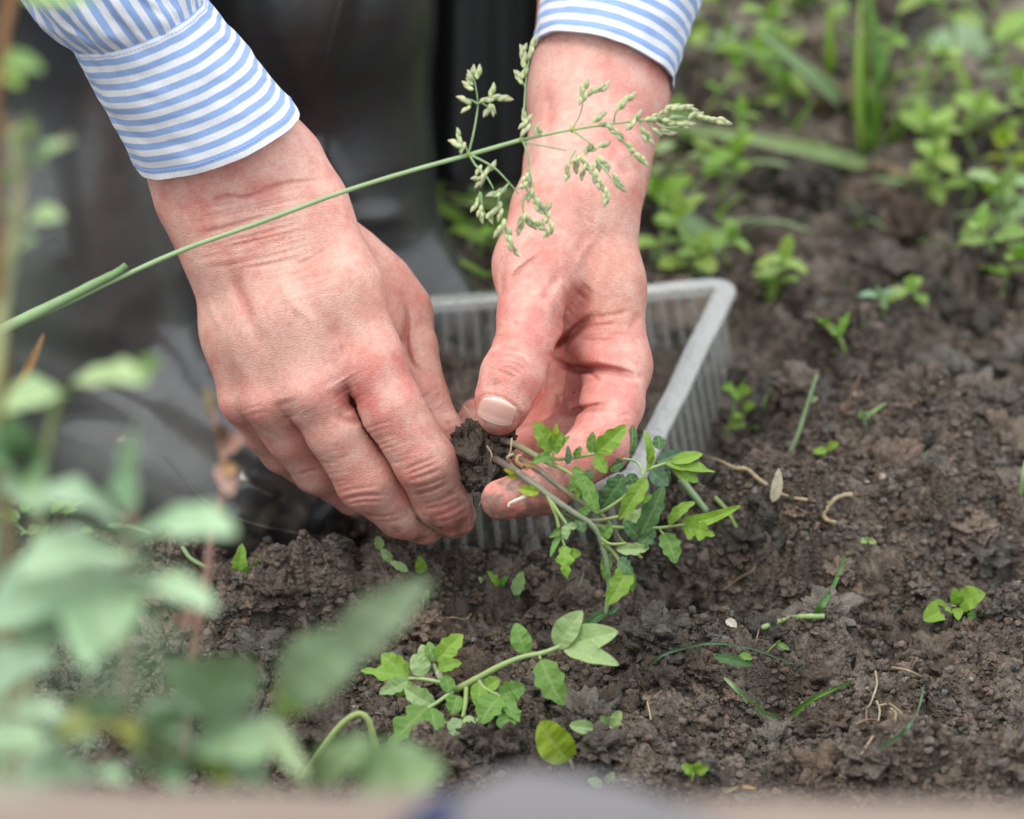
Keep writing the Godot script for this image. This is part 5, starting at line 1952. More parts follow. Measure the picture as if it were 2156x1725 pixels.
	for q in [[[150, 870], [345, 680], 130, "pale"], [[120, 690], [140, 560], 90, "pale"], [[110, 830], [40, 640], 120, "pale"], [[120, 1110], [300, 1050], 120, "pale"], [[70, 1250], [170, 1170], 100, "culm"], [[50, 900], [-40, 800], 140, "pale"], [[60, 1100], [-30, 980], 120, "grey"], [[20, 1350], [70, 1230], 90, "culm"], [[100, 760], [160, 640], 90, "straw"]]:
		put_leaf(g, 6, [q[0][0], q[0][1], w - 30], [q[1][0], q[1][1], w - 20], q[2], "ovate", q[3], {"soft": true, "size": 1, "pitch": -45})
	for q in [[[310, 700], [345, 660], 40], [[10, 640], [40, 560], 60]]:
		put_leaf(g, 6, [q[0][0], q[0][1], w - 18], [q[1][0], q[1][1], w - 14], q[2], "ovate", "pinkish", {"soft": true, "size": 2})
	var m := thing("broad_leaved_weed", "blurred dark-stemmed weed hanging into the top left corner", "weed", on(6, 20, 100, w))
	put_stem(m, 6, [[60, -120, w], [40, 60, w], [10, 170, w], [20, 330, w], [-30, 700, w]], 0.0016, 0.0018, "rust", "stem")
	put_leaf(m, 6, [110, -20, w], [460, -10, w], 80, "ovate", "bright", {"soft": true})
	put_leaf(m, 6, [10, 290, w], [205, 335, w + 10], 90, "ovate", "mid", {"soft": true})
	put_leaf(m, 6, [0, 330, w], [90, 420, w + 10], 100, "ovate", "bright", {"soft": true})
	# the rusty blade at the left edge
	var r := thing("loose_grass", "dry rust-tipped grass blade at the left edge before the boot", "grass", on(5, 0, 260, 150))
	put_leaf(r, 5, [-40, 330, 150], [158, -20, 156], 58, "blade", "rust", {"fold": 0.3, "roll": 20})
	put_leaf(r, 5, [-20, 258, 150], [110, 230, 150], 34, "blade", "mid", {"fold": 0.3})

# a tall weed that stands close to the viewer: its small leaves melt into a pale veil over the left side
func build_lens_weed() -> void:
	var w := 1480.0
	var o := thing("tall_weed", "tall weed close to the viewer, blurred to a pale veil over the left side", "weed", at(60, 2600, w))
	put_stem(o, 0, [[-260, 100, w], [-200, 800, w + 10], [-160, 1600, w], [-120, 2900, w - 10]], 0.0009, 0.0012, "culm")
	for q in [[-160, 700, 60, 640], [-150, 1160, 90, 1180], [120, 1200, 300, 1270], [-120, 1400, 80, 1380], [160, 1420, 330, 1390], [-120, 1560, 110, 1590]]:
		put_leaf(o, 0, [q[0], q[1], w + rng.randf_range(-60, 60)], [q[2], q[3], w + rng.randf_range(-60, 60)], rng.randf_range(36, 58), "ovate", ["mint", "grey"][rng.randi() % 2], {"soft": true, "size": 1, "pitch": -40})

# ---------------------------------------------------------------- small weeds and bits lying on the soil
func small_leaf_thing(called: String, label: String, category: String, f: int, leaves: Array, stems := [], group := "") -> Node3D:
	# its height over the soil is taken where its first point meets the ground
	var first: Array = stems[0][0][0] if stems.size() else leaves[0][0]
	var w := soil_w(f, first[0], first[1])
	var o := thing(called, label, category, on(f, first[0], first[1], w), group)
	for s in stems:
		var pts := []
		for p in s[0]:
			pts.append([p[0], p[1], w + (p[2] if p.size() > 2 else 1.5) + 1.2])
		put_stem(o, f, pts, s[1], s[2], s[3], s[4] if s.size() > 4 else "stem")
	for l in leaves:
		var z0: float = l[0][2] if l[0].size() > 2 else 2.0
		z0 += 4.0
		var z1: float = l[1][2] if l[1].size() > 2 else 4.0
		z1 += 4.5
		put_leaf(o, f, [l[0][0], l[0][1], w + z0], [l[1][0], l[1][1], w + z1], l[2], l[3], l[4], l[5] if l.size() > 5 else {"size": 1})
	return o

# something that lies along the soil: each of its points rests on the ground
func lying(called: String, label: String, category: String, f: int, pts: Array, r0: float, r1: float, tone: String, lift := 0.6) -> Node3D:
	var q0 := uv_of(f, pts[0][0], pts[0][1])
	var o := thing(called, label, category, on_soil(q0.x, q0.y))
	var path := PackedVector3Array()
	for p in pts:
		var q := uv_of(f, p[0], p[1])
		var h: float = (p[2] if p.size() > 2 else lift) * 0.001 + 0.003
		path.append(on_soil(q.x, q.y, h) + Vector3.UP * 0.0)
	path = curve(path, 7)
	var s := Shape.new()
	var cols := []
	for i in path.size():
		cols.append(green(tone, 0.1))
	var rr := radii(path.size(), r0, r1)
	for i in rr.size():
		rr[i] *= 1.0 + rng.randf_range(-0.14, 0.14)
	s.tube(path, rr, 7, cols)
	part("strand", s, M.stem, o, path[0])
	return o

# a blade of grass laid along measured points
func blade(label: String, f: int, pts: Array, width: float, tone: String, lift := 1.5, group := "") -> Node3D:
	var q0 := uv_of(f, pts[0][0], pts[0][1])
	var o := thing("loose_grass", label, "grass", on_soil(q0.x, q0.y), group)
	var path := PackedVector3Array()
	for p in pts:
		var q := uv_of(f, p[0], p[1])
		path.append(on_soil(q.x, q.y, (p[2] if p.size() > 2 else lift) * 0.001 + 0.0035))
	path = curve(path, 8)
	var s := Shape.new()
	var n := path.size()
	var wd: float = width * FRAMES[f][1] * UNIT * 0.5
	var p5 := PackedVector3Array()
	var cc := PackedColorArray()
	var g := green(tone)
	for i in n:
		var t := float(i) / (n - 1)
		var d := (path[mini(i + 1, n - 1)] - path[maxi(i - 1, 0)]).normalized()
		var side := d.cross(toward.rotated(up, 0.3)).normalized()
		var other := side.cross(d)
		var k: float = wd * minf(1.0, t * 5.0 + 0.55) * pow(maxf(0.0, 1.0 - t), 0.5)
		for x in [-1.0, -0.5, 0.0, 0.5, 1.0]:
			p5.append(path[i] + side * x * k + other * absf(x) * k * 0.5)
			cc.append(g * (1.06 if x == 0.0 else 1.0))
	s.grid(p5, cc, n, 5)
	s.smooth()
	if s.n[n / 2 * 5 + 2].dot(toward) < 0.0:
		s = flipped(s)
	part("blade", s, M.leaf, o, path[0])
	return o

func build_small_weeds() -> void:
	# right of the hands
	small_leaf_thing("weed_seedling", "bright green four-leaved weed seedling alone on bare soil at the right", "weed", 9, [[[1212, 890], [1118, 940, 8], 92, "round", "bright"], [[1236, 880], [1238, 818, 5], 46, "round", "bright"], [[1256, 888], [1352, 836, 7], 104, "ovate", "bright"], [[1246, 895], [1252, 940, 7], 44, "ovate", "bright"], [[1300, 908], [1306, 945, 4], 32, "round", "mid"]], [[[[1245, 935, -3], [1240, 905, 1], [1236, 885, 2]], 0.0005, 0.0004, "stem"], [[[1215, 885, 2], [1300, 900, 2]], 0.0004, 0.0004, "stem"]])
	blade("short dark green grass blade pointing up right of the yellowish stem", 9, [[688, 915, 0.5], [720, 870, 4], [770, 780, 8], [806, 685, 10]], 36, "blade", 2.0)
	lying("cut_grass", "pale green cut grass stem lying flat below the short dark blade", "grass", 9, [[485, 972], [560, 945], [640, 930], [725, 928]], 0.0010, 0.0011, "pale")
	small_leaf_thing("broken_weed", "thin yellow-green weed stem curving down the bank right of the held leaves", "weed", 9, [[[612, 636], [698, 652, 3], 18, "blade", "stem"], [[560, 575], [590, 570, 2], 22, "ovate", "mid"]], [[[[518, 540, 1], [570, 590, 2], [622, 655, 3], [655, 715, 3], [690, 790, 3], [700, 830, 2], [686, 885, 0]], 0.0008, 0.0006, "stem"]])
	small_leaf_thing("broken_weed", "yellowish broken stem leaning beside the right-hand leaves of the held seedlings", "weed", 9, [], [[[[292, 460, 3], [335, 505, 3], [372, 565, 3], [400, 625, 2], [440, 690, 0]], 0.0009, 0.0006, "stem"], [[[160, 390, 6], [200, 440, 4], [262, 515, 2]], 0.0014, 0.0012, "culm", "stem"]])
	lying("root", "thin brown root running down the bank left of the curving weed stem", "root", 9, [[440, 690], [455, 720], [440, 750], [380, 785], [325, 828]], 0.0006, 0.0004, "brown")
	lying("straw", "thick pale straw stalk on the soil between the punnet and the white petal", "straw", 9, [[235, 298], [310, 318], [370, 345], [420, 350], [460, 385], [500, 415]], 0.0007, 0.0009, "straw", 1.2)
	lying("straw", "knotted pale straw stalk to the right of the white petal", "straw", 9, [[548, 445], [600, 462], [650, 470], [700, 475], [752, 480]], 0.0006, 0.0008, "straw", 1.0)
	lying("straw", "hooked tan straw end at the mouth of the small dark hole", "straw", 9, [[770, 560], [735, 550], [722, 530], [740, 500], [765, 468], [800, 452], [835, 452]], 0.0008, 0.0010, "straw", 1.0)
	small_leaf_thing("petal", "upright white withered petal standing on the soil right of the held seedlings", "petal", 9, [[[522, 478, 2], [546, 346, 5], 46, "ovate", "white", {"fold": 0.45, "roll": 10, "size": 1}]], [[[[516, 495, 0], [522, 475, 2]], 0.0004, 0.0005, "brown"]])
	blade("long thin blue-green grass blade arching over the soil below the bank", 9, [[8, 1142, 1], [70, 1090, 5], [150, 1058, 8], [250, 1036, 9], [330, 1036, 9], [430, 1052, 7], [500, 1076, 5], [600, 1115, 3], [682, 1158, 0.5]], 13, "blue")
	small_leaf_thing("leaf_scrap", "dark green torn leaf lying under the arching thin blade", "leaf", 9, [[[288, 1084], [446, 1120], 46, "toothed", "deep"], [[390, 1080, 2], [440, 1095, 5], 36, "toothed", "mid"]])
	small_leaf_thing("weed_seedling", "tiny sprout with two narrow seed leaves beside the end of the arching blade", "weed", 9, [[[540, 1035, 4], [588, 1058, 5], 22, "ovate", "mid"], [[535, 1035, 4], [550, 1022, 5], 16, "ovate", "stem"]], [[[[495, 1080, 0], [515, 1055, 2], [540, 1033, 4]], 0.0005, 0.0004, "stem"]])
	blade("broad light green grass blade lying on the left rim of the clod hole", 9, [[548, 1335, 0.5], [480, 1312, 1], [420, 1255, 2], [370, 1205, 2.5], [328, 1168, 3]], 40, "culm")
	blade("narrow green grass blade rising from the clod hole to the right", 9, [[598, 1315, 0.5], [650, 1270, 2], [700, 1240, 3], [770, 1210, 4], [845, 1178, 5]], 26, "mid")
	blade("bluish grass blade curving up at the lower right of the fine roots", 9, [[948, 1446, 0.5], [1010, 1400, 2], [1060, 1348, 3], [1095, 1280, 5], [1116, 1196, 7]], 22, "blue")
	for q in [[[[925, 1145], [930, 1200], [905, 1270], [890, 1290]], "longest pale root hanging in the tangle above the bluish blade"], [[[885, 1235], [890, 1300], [885, 1362]], "straight brown root at the left of the tangle above the bluish blade"], [[[930, 1262], [942, 1300], [936, 1340]], "thick short root in the middle of the tangle above the bluish blade"], [[[985, 1290], [1005, 1310], [1000, 1350]], "whitish root at the right of the tangle above the bluish blade"], [[[940, 1280], [985, 1275], [1030, 1310]], "thin root lying across the tangle above the bluish blade"], [[[990, 1130], [1050, 1140], [1105, 1165]], "thin dark root above the tangle of roots, running right"], [[[845, 1355], [890, 1335], [930, 1335]], "fine pale root running left out of the tangle above the bluish blade"], [[[915, 1400], [890, 1440], [870, 1470]], "fine root slanting down below the tangle of roots"]]:
		lying("root", q[1], "root", 9, q[0], 0.0005, 0.0003, ["straw", "brown"][rng.randi() % 2], 1.2)
	lying("root", "thin brown root below the pale cut grass stem", "root", 9, [[470, 970], [460, 1010], [450, 1050]], 0.0004, 0.0003, "brown")
	lying("root", "fine root lying below the bright four-leaved weed", "root", 9, [[1135, 970], [1128, 995], [1115, 1015]], 0.0004, 0.0003, "straw")
	lying("root", "fine pale root at the left of the lower right soil", "root", 9, [[30, 1275], [38, 1305], [42, 1335]], 0.0004, 0.0003, "straw")
	# the cluster beside the punnet's corner
	small_leaf_thing("tomato_seedling", "small bright seedling growing beside the corner of the punnet", "seedling", 9, [[[378, 40, 6], [318, 28, 8], 70, "lobed", "bright"], [[378, 40, 6], [440, 40, 8], 74, "lobed", "bright"], [[376, 42, 6], [385, 72, 10], 50, "toothed", "bright"], [[400, 110, 4], [452, 95, 6], 46, "toothed", "bright"], [[395, 130, 4], [372, 152, 6], 40, "toothed", "bright"]], [[[[348, 215, 0], [360, 140, 3], [372, 60, 6]], 0.0008, 0.0006, "stem"], [[[400, 170, 3], [410, 130, 4], [400, 110, 5]], 0.0005, 0.0004, "stem"]])
	small_leaf_thing("tomato_seedling", "low spreading bright seedling in front of the two cut stems right of the punnet", "seedling", 9, [[[420, 175, 5], [330, 190, 8], 50, "lobed", "bright"], [[450, 178, 5], [600, 232, 9], 84, "lobed", "bright"], [[500, 190, 5], [560, 160, 6], 46, "toothed", "mid"], [[590, 200, 5], [712, 140, 6], 74, "lobed", "bright"], [[560, 200, 5], [640, 205, 8], 60, "toothed", "bright"]], [[[[430, 200, 0], [450, 180, 4], [520, 188, 5], [600, 200, 5]], 0.0006, 0.0005, "stem"]])
	small_leaf_thing("broken_weed", "pale upright cut stem right of the small seedling by the punnet", "weed", 9, [], [[[[448, 170, 1], [490, 90, 3], [545, -8, 6]], 0.0010, 0.0008, "pale"]])
	small_leaf_thing("broken_weed", "tall pale stem with one small leaf, second from the punnet", "weed", 9, [[[672, 80, 4], [700, 70, 6], 30, "ovate", "culm"]], [[[[590, 285, 0], [622, 210, 2], [650, 120, 3], [695, -20, 6]], 0.0009, 0.0006, "culm"]])
	small_leaf_thing("broken_weed", "thin brown dry stem, farthest from the punnet of the three upright stems", "weed", 9, [], [[[[795, 165, 0], [820, 80, 3], [868, -25, 6]], 0.0007, 0.0004, "brown"]])
	small_leaf_thing("weed_seedling", "small pale green sprout to the right of the three upright stems", "weed", 9, [[[880, 150, 2], [865, 120, 4], 30, "ovate", "culm"], [[885, 150, 2], [905, 125, 4], 32, "ovate", "culm"], [[890, 140, 3], [970, 85, 5], 20, "blade", "pale"]], [[[[885, 180, 0], [883, 150, 2]], 0.0006, 0.0005, "culm"]])
	small_leaf_thing("weed_seedling", "tiny bright green weed with two spread leaves below the upright stems", "weed", 9, [[[735, 275], [680, 285, 4], 34, "ovate", "bright"], [[738, 270], [780, 245, 4], 34, "ovate", "bright"]], [[[[737, 292, 0], [736, 272, 2]], 0.0004, 0.0004, "stem"]])
	small_leaf_thing("weed_seedling", "tiny pale sprout alone on the clods right of the two-leaved weed", "weed", 9, [[[1122, 300], [1104, 292, 3], 22, "ovate", "culm"], [[1124, 298], [1135, 282, 3], 22, "ovate", "culm"], [[1124, 302], [1142, 320, 3], 22, "ovate", "culm"]])
	small_leaf_thing("weed_seedling", "tiny washed-out sprout right of the small dark hole", "weed", 9, [[[893, 630], [866, 636, 3], 26, "ovate", "pale"], [[897, 630], [930, 638, 3], 24, "ovate", "pale"], [[895, 626], [890, 614, 3], 20, "ovate", "pale"]])
	blade("green grass blade cut off by the right edge", 9, [[1496, 448, 0.5], [1502, 380, 5], [1512, 310, 9]], 22, "culm")
	small_leaf_thing("weed_seedling", "small bright weed at the bottom edge on the grey cloth's right", "weed", 9, [[[215, 1540, 3], [165, 1512, 5], 46, "toothed", "bright"], [[218, 1538, 3], [268, 1520, 5], 50, "toothed", "bright"], [[215, 1538, 3], [235, 1502, 4], 30, "ovate", "lime"]], [[[[205, 1575, 0], [212, 1545, 2]], 0.0005, 0.0004, "stem"]])
	small_leaf_thing("straw_scrap", "yellowish straw scrap near the bottom edge right of the small bright weed", "straw", 9, [[[332, 1615], [385, 1596], 20, "blade", "straw"]])
	small_leaf_thing("straw_scrap", "tan straw scrap near the bottom edge, right of the yellowish one", "straw", 9, [[[402, 1596], [458, 1602], 16, "blade", "tan"]])
	small_leaf_thing("leaf_scrap", "pale crumpled scrap of leaf left of the pale cut grass stem", "leaf", 9, [[[340, 940], [380, 970], 40, "toothed", "white"]])
	# below the hands
	small_leaf_thing("weed_seedling", "pale round-leaved weed with a bud, right of the planted seedling", "weed", 10, [[[1690, 905, 2], [1562, 892, 6], 76, "round", "pale"], [[1790, 905, 3], [1836, 812, 5], 62, "round", "pale"], [[1770, 880, 3], [1730, 840, 5], 46, "round", "culm"]], [[[[1800, 935, -1], [1780, 905, 2], [1690, 905, 2]], 0.0006, 0.0005, "pale"]])
	small_leaf_thing("weed_seedling", "single large yellow-green leaf on a pale stalk near the bottom edge", "weed", 10, [[[1560, 1075, 2], [1405, 872, 8], 190, "round", "lime", {"roll": -10, "curl": 0.05, "pitch": -10}]], [[[[1590, 1145, -2], [1572, 1100, 1], [1558, 1070, 2]], 0.0007, 0.0006, "white"]])
	small_leaf_thing("broken_weed", "bright green stem arched over like a hook left of the planted seedling", "weed", 10, [], [[[[120, 1180, 0], [200, 1050, 6], [300, 920, 9], [370, 855, 10], [430, 830, 10], [475, 865, 10], [505, 960, 8], [530, 1080, 4]], 0.0011, 0.0012, "stem"]])
	small_leaf_thing("weed_seedling", "little round leaf on a thin stalk below the fingertips of the hand on the left", "weed", 10, [[[775, 215, 2], [788, 160, 4], 46, "round", "pale"]], [[[[765, 258, 0], [775, 215, 2]], 0.0004, 0.0004, "pale"]])
	small_leaf_thing("leaf_scrap", "pale pointed torn leaf on the heap just below the fingertips", "leaf", 10, [[[690, 60, 4], [590, 8, 6], 60, "toothed", "pale"], [[600, 10, 5], [545, -60, 6], 60, "toothed", "pale"], [[545, -55, 5], [520, -130, 6], 66, "toothed", "pale"]])
	small_leaf_thing("weed_seedling", "small upright oval green leaf on the heap below the fingertips", "weed", 10, [[[760, 75, 1], [752, -20, 4], 66, "ovate", "bright"]])
	small_leaf_thing("weed_seedling", "patch of bright lobed leaves in the shade under the hands", "weed", 10, [[[1180, 140, 2], [1120, 60, 4], 66, "lobed", "bright"], [[1190, 140, 2], [1230, 85, 4], 50, "lobed", "mid"], [[1090, 120, 2], [1068, 95, 3], 34, "ovate", "pale"]])
	small_leaf_thing("leaf_scrap", "bluish torn leaf with its point down in the shade under the hands", "leaf", 10, [[[1262, 190, 2], [1310, 60, 5], 84, "toothed", "pale", {"curl": 0.02, "size": 1}]])
	small_leaf_thing("leaf_scrap", "scatter of pale leaf bits behind the planted seedling's long shoot", "leaf", 10, [[[1440, 215, 1], [1500, 165, 3], 46, "toothed", "pale"], [[1500, 240, 1], [1550, 210, 3], 46, "toothed", "pale"], [[1510, 255, 1], [1560, 258, 2], 34, "ovate", "pale"], [[1380, 205, 1], [1410, 195, 2], 30, "ovate", "pale"]])
	blade("thin upright grass blade behind the planted seedling's long shoot", 10, [[1568, 275, 0.5], [1595, 190, 5], [1642, 55, 10]], 20, "culm")
	lying("root", "brown root in the shade left of the thin upright blade", "root", 10, [[1395, 170], [1405, 120], [1410, 85]], 0.0005, 0.0004, "brown")
	lying("root", "fine root on the soil above the planted seedling's leaves", "root", 10, [[880, 320], [930, 310], [1000, 320], [1030, 290]], 0.0003, 0.0003, "straw")
	small_leaf_thing("straw_scrap", "short pale straw standing left of the planted seedling's end leaves", "straw", 10, [[[1465, 405, 0], [1430, 318, 4], 14, "blade", "straw"]])
	lying("root", "fine root right of the planted seedling's hanging leaf", "root", 10, [[1980, 765], [1990, 810], [2000, 860]], 0.0004, 0.0003, "straw")
	small_leaf_thing("weed_seedling", "faint blurred pale weed at the bottom edge in front of the grey cloth", "weed", 10, [[[1740, 1215, 2], [1660, 1180, 4], 60, "ovate", "pale"], [[1760, 1200, 2], [1800, 1140, 4], 50, "ovate", "culm"], [[1820, 1210, 2], [1900, 1200, 4], 60, "ovate", "pale"]])
	# between the boot and the hand on the left
	small_leaf_thing("leaf_scrap", "green leaf showing between the fingers of the hand on the left and the boot", "leaf", 5, [[[905, 415, 0], [1015, 472, 2], 50, "ovate", "bright"]])
	small_leaf_thing("leaf_scrap", "green leaf stuck to the toe of the boot beside the fingers", "leaf", 5, [[[1150, 565, 6], [1200, 610, 8], 40, "ovate", "dull"], [[1195, 595, 8], [1238, 665, 10], 62, "toothed", "bright"]])
	small_leaf_thing("weed_seedling", "crumpled green weed against the front of the boot's toe", "weed", 5, [[[852, 875, 2], [872, 735, 6], 62, "toothed", "bright"], [[860, 880, 2], [935, 800, 5], 66, "toothed", "mid"], [[920, 815, 3], [956, 785, 4], 34, "ovate", "bright"]], [[[[655, 745, 3], [690, 790, 4], [770, 828, 4], [850, 850, 3]], 0.0009, 0.0006, "pale"]])
	small_leaf_thing("weed_seedling", "thin weed sprig leaning on the boot's instep", "weed", 5, [[[735, 580, 2], [728, 495, 3], 22, "ovate", "culm"]], [[[[660, 585, 1], [700, 575, 2], [740, 565, 2], [728, 500, 3]], 0.0006, 0.0004, "pale"]])
	small_leaf_thing("leaf_scrap", "bright green leaf behind the knuckles of the hand on the left", "leaf", 5, [[[705, 195, -30], [742, 85, -30], 62, "blade", "bright", {"curl": 0.25, "size": 1}]])
	# cuttings heaped at the left edge
	for i in 40:
		var x := rng.randf_range(-20, 400)
		var y := rng.randf_range(430, 730)
		var a := rng.randf_range(-0.7, 0.7)
		var l := rng.randf_range(50, 130)
		if i % 3 == 0:
			blade("light green grass cutting in the heap at the left edge beside the boot", 5, [[x, y, 2], [x + cos(a) * l * 0.6, y - sin(a) * l * 0.6 - 8, 6], [x + cos(a) * l * 1.3, y - sin(a) * l * 1.3, 5]], rng.randf_range(14, 26), ["culm", "pale", "mid"][i % 3], 3.0, "grass cuttings at the left edge")
		else:
			small_leaf_thing("leaf_scrap", "small cut weed leaf in the heap at the left edge beside the boot", "leaf", 5, [[[x, y, 3], [x + cos(a) * l * 0.6, y - sin(a) * l * 0.6, 8], l * 0.42, "ovate", ["pale", "bright", "culm"][i % 3]]], [], "leaf cuttings at the left edge")

# ---------------------------------------------------------------- weeds growing farther back
# a low weed with pairs of oval leaves; spread and height in metres
func bushy_weed(label: String, u: float, v: float, height: float, pairs: int, leaf_len: float, tone: String, leaves_kind := "ovate", lean := 0.0, group := "leafy weeds on the bed behind the hands") -> void:
	var base := on_soil(u, v)
	var o := thing("leafy_weed", label, "weed", base, group)
	var top := base + Vector3(lean * height, height, rng.randf_range(-0.2, 0.2) * height)
	var mid := base.lerp(top, 0.5) + Vector3(rng.randf_range(-0.3, 0.3), 0, rng.randf_range(-0.3, 0.3)) * height
	var path := curve(PackedVector3Array([base - Vector3.UP * 0.004, mid, top]), 6)
	var s := Shape.new()
	s.tube(path, radii(path.size(), 0.0012, 0.0007), 6, [green("stem")])
	part("stem", s, M.stem, o, base)
	var a0 := rng.randf() * TAU
	for i in pairs:
		var t := 0.3 + 0.7 * (i + 1.0) / pairs
		var p := path[int(t * (path.size() - 1))]
		for k in 2:
			var a := a0 + i * 1.5 + k * PI + rng.randf_range(-0.3, 0.3)
			var l := leaf_len * rng.randf_range(0.5, 1.25) * (1.0 - 0.25 * i / pairs)
			var d := Vector3(cos(a), rng.randf_range(-0.35, 0.9), sin(a)).normalized()
			var q := p + d * l
			part("leaf", leaf(p, q, l * rng.randf_range(0.42, 0.7), leaves_kind, green(tone, 0.2), Vector3.UP + d * -0.4, 0.2, 0.08, 0.05, 1), M.leaf, o, p)
	part("leaf", leaf(top, top + Vector3(rng.randf_range(-0.5, 0.5), 1, rng.randf_range(-0.3, 0.6)).normalized() * leaf_len * 0.6, leaf_len * 0.35, leaves_kind, green(tone, 0.2), toward, 0.3, 0.05, 0.04, 1), M.leaf, o, top)

func big_leaf(label: String, called: String, group: String, a: Array, b: Array, width: float, kind: String, tone: String, opt := {}) -> void:
	# rooted where its first point meets the soil; the other end is given by its rise (mm toward the viewer)
	var p := on_soil(a[0], a[1])
	var w := (p - middle).dot(toward) * 1000.0
	var o := thing(called, label, "grass" if kind == "blade" else "weed", p, group)
	var q := at(b[0], b[1], w + (b[2] if b.size() > 2 else 10.0))
	var s := leaf(p, q, width * UNIT, kind, green(tone), opt.get("n", facing(rng.randf_range(-20, 20), -25)), opt.get("fold", 0.3), opt.get("curl", 0.1), 0.03, 0)
	part("leaf" if kind != "blade" else "blade", s, M.leaf, o, p)

func build_back_weeds() -> void:
	# weeds with a place and a look of their own: u, v of the foot, height mm, pairs, leaf mm, tone, what singles it out
	var list := [
		[1672, 655, 24, 3, 19, "weed", "round", "three-leaved bright weed standing alone on the soil behind the punnet's right corner"],
		[1560, 345, 26, 3, 17, "weed", "ovate", "leafy weed just right of the wrist on the right"],
		[1470, 250, 30, 3, 18, "bright", "ovate", "darker weed beside the cuff on the right"],
		[1590, 190, 34, 4, 18, "weed", "ovate", "tall pale-leaved weed between the cuff on the right and the tall grass"],
		[1430, 330, 20, 3, 15, "weed", "round", "low weed behind the grass flower head"],
		[1660, 265, 18, 2, 16, "weed", "round", "low two-pair weed left of the tall grass"],
		[1390, 560, 20, 3, 20, "weed", "ovate", "bright weed between the hand on the right and the back of the punnet"],
		[1430, 500, 22, 3, 17, "bright", "ovate", "weed behind the punnet, right of the hand"],
		[1960, 440, 24, 3, 18, "weed", "ovate", "weed near the right side standing below the long straw-coloured blade"],
		[2045, 370, 26, 3, 20, "weed", "ovate", "bright weed leaning toward the right edge"],
		[2130, 560, 34, 4, 22, "pale", "round", "large-leaved weed at the right edge halfway up"],
		[2110, 500, 22, 2, 22, "weed", "round", "round-leaved weed left of the large-leaved one at the right edge"],
		[2100, 640, 20, 2, 15, "bright", "ovate", "small weed below the large-leaved one at the right edge"],
		[2140, 290, 26, 3, 20, "weed", "round", "round-leaved weed at the right edge near the top"],
		[1780, 735, 10, 2, 12, "bright", "lobed", "low dark-leaved sprig on the ridge right of the punnet"],
		[1960, 660, 10, 2, 11, "weed", "ovate", "tiny weed on the right of the ridge behind the clods"],
		[1700, 60, 26, 3, 18, "bright", "ovate", "weed at the top edge left of the tall grass"],
		[1540, 60, 24, 3, 16, "lime", "ovate", "yellowish weed at the top edge right of the cuff"],
		[960, 440, 22, 3, 16, "weed", "ovate", "weed seen between the two wrists, lower one"],
		[935, 390, 20, 3, 15, "weed", "ovate", "weed seen between the two wrists, upper one"],
		[1020, 500, 22, 3, 18, "weed", "ovate", "weed between the wrists close to the hand on the right"],
		[985, 560, 16, 2, 15, "bright", "ovate", "low weed behind the punnet between the two hands"],
		[1030, 610, 14, 2, 18, "weed", "round", "bright leaf tuft just over the back rim of the punnet"],
		[1610, 640, 8, 2, 9, "bright", "ovate", "tiny dull weed left of the three-leaved one"],
		[1620, 40, 30, 4, 22, "weed", "round", "broad weed at the top edge, straight above the flower head"],
		[1500, 420, 22, 3, 20, "bright", "ovate", "shaded weed between the wrist on the right and the far soil"],
		[1440, 130, 30, 4, 20, "bright", "ovate", "dark weed half hidden by the cuff on the right"],
		[2010, 120, 26, 3, 24, "weed", "ovate", "weed under the dock leaves at the upper right"],
		[2100, 140, 26, 3, 22, "weed", "round", "weed at the upper right edge beside the dock"],
		[2080, 450, 28, 4, 22, "lime", "ovate", "yellowish weed leaning out near the right edge"],
		[1450, 600, 14, 3, 18, "weed", "round", "bright weed seen through the back wall of the punnet"],
		[1540, 560, 12, 2, 16, "weed", "ovate", "weed just behind the punnet's back right corner"],
		[1850, 660, 8, 2, 9, "mint", "ovate", "tiny grey-green weed right of the three-leaved one"],
	]
	for q in list:
		bushy_weed(q[7], q[0], q[1], q[2] * 0.001, q[3], q[4] * 0.001 * rng.randf_range(0.7, 1.0), q[5], q[6], rng.randf_range(-0.9, 0.9))
	for i in 22:
		var u := rng.randf_range(1390, 2150)
		var v := rng.randf_range(10, 330)
		if i % 5 == 0:
			u = rng.randf_range(1950, 2150)
			v = rng.randf_range(330, 640)
		elif i % 5 == 1:
			u = rng.randf_range(1370, 1520)
			v = rng.randf_range(400, 590)
		bushy_weed("small leafy weed among many others on the far part of the bed", u, v, rng.randf_range(0.008, 0.022), 2, rng.randf_range(0.008, 0.016), ["weed", "pale", "weed", "bright", "culm"][i % 5], ["ovate", "round"][i % 2], rng.randf_range(-0.8, 0.8), "small weeds far back on the bed")
	# the tall grass clump
	var foot := on_soil(1835, 290)
	var w := (foot - middle).dot(toward) * 1000.0
	var o := thing("grass_clump", "tall bright green grass clump rising out of the top edge", "grass", foot)
	for i in 24:
		var u0 := 1840.0 + rng.randf_range(-26, 26)
		var v0 := 290.0 + rng.randf_range(-14, 40)
		var lean := rng.randf_range(-1.0, 1.0)
		var tall := rng.randf_range(120, 380) if i < 18 else rng.randf_range(40, 90)
		var p := at(u0, v0, w + rng.randf_range(-8, 8))
		var e := at(u0 + lean * lean * signf(lean) * tall * 0.42 + lean * 10.0, v0 - tall * (1.0 - 0.25 * absf(lean)), w + rng.randf_range(-12, 26))
		part("blade", leaf(p, e, rng.randf_range(13, 30) * UNIT, "blade", green(["weed", "bright", "mid"][i % 3], 0.2), facing(rng.randf_range(-60, 60), -20), 0.4, rng.randf_range(-0.05, 0.14), 0.01, 1), M.leaf, o, p)
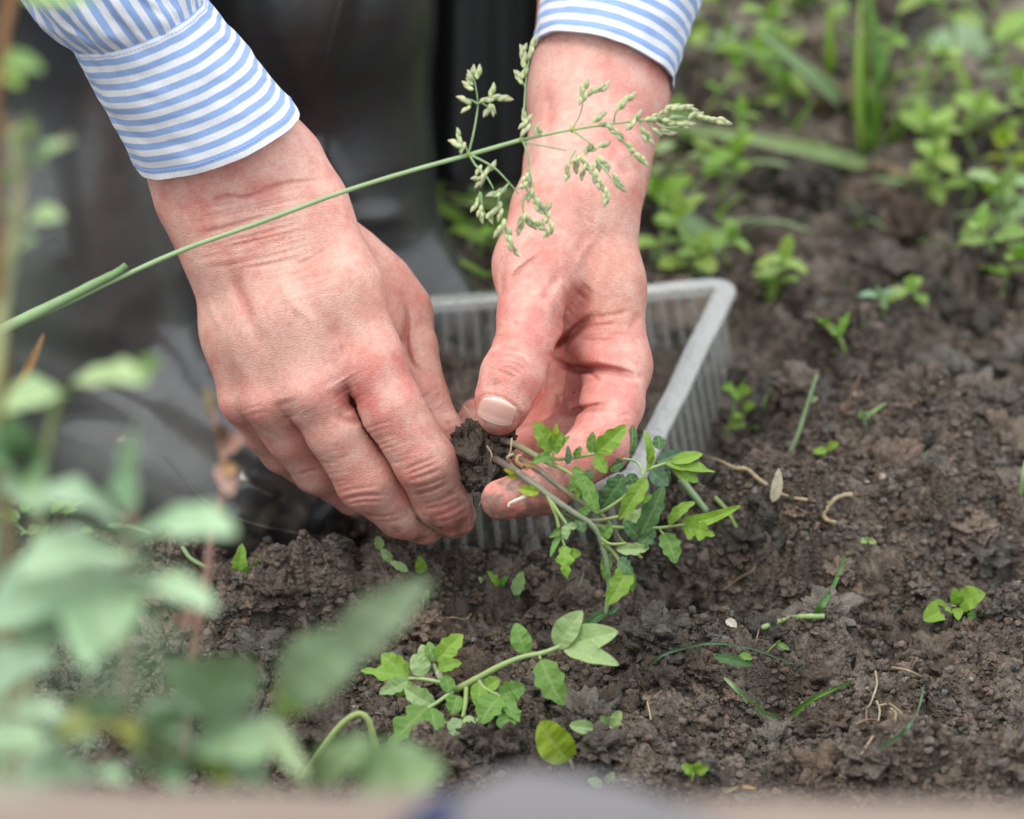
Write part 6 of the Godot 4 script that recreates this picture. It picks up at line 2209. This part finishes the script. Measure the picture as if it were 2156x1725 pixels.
	# big single leaves and long blades
	big_leaf("big pale dock leaf drooping at the upper right", "dock_leaf", "", [1975, 60], [2085, 190, 24], 120, "ovate", "mint", {"curl": 0.2})
	big_leaf("second dock leaf lying under the drooping one at the upper right", "dock_leaf", "", [1960, 130], [2040, 180, 24], 80, "ovate", "bright")
	big_leaf("small dock leaf pointing left at the upper right", "dock_leaf", "", [1960, 80], [1900, 120, 20], 76, "ovate", "mint")
	big_leaf("long pale grass blade lying across from the flower head to the tall grass", "loose_grass", "", [1830, 350], [1400, 262, 30], 44, "blade", "pale", {"curl": 0.03})
	big_leaf("straw-coloured end of a long blade lying right of the tall grass", "loose_grass", "", [1800, 335], [1960, 385, 14], 34, "blade", "straw", {"curl": 0.03})
	big_leaf("long grey-green blade slanting down from the cuff on the right", "loose_grass", "", [1790, 230], [1600, 60, 26], 52, "blade", "culm", {"curl": 0.05})
	big_leaf("grass blade beside the hand on the right, slanting down to the right", "loose_grass", "", [1525, 530], [1340, 395, 16], 54, "blade", "culm", {"curl": 0.05})
	big_leaf("long bright blade between the wrists slanting down to the right", "loose_grass", "", [1000, 490], [862, 405, 10], 44, "blade", "bright", {"curl": 0.06})
	big_leaf("short bright blade between the wrists pointing left", "loose_grass", "", [1020, 500], [935, 520, 12], 36, "blade", "bright", {"curl": 0.1})
	big_leaf("upright green blade left of the tall grass", "loose_grass", "", [1750, 160], [1745, 10, 10], 30, "blade", "bright")
	big_leaf("pale blade behind the flower head near the cuff on the right", "loose_grass", "", [1640, 120], [1480, 90, 20], 50, "blade", "culm")
	# thin blades scattered among the weeds
	for i in 44:
		var u := rng.randf_range(1380, 2140)
		var v := rng.randf_range(60, 560)
		if i % 4 == 0:
			u = rng.randf_range(880, 1060)
			v = rng.randf_range(420, 620)
		elif i % 7 == 0:
			u = rng.randf_range(1360, 1520)
			v = rng.randf_range(480, 600)
		var l := rng.randf_range(50, 170)
		var an := rng.randf_range(0.15, PI - 0.15)
		big_leaf("thin green grass blade growing among the weeds behind the hands", "loose_grass", "thin grass blades behind the hands", [u, v], [u + cos(an) * l, v - sin(an) * l * 0.7, rng.randf_range(-10, 40)], rng.randf_range(9, 22), "blade", ["weed", "bright", "pale", "culm"][i % 4], {"curl": rng.randf_range(0.02, 0.2)})
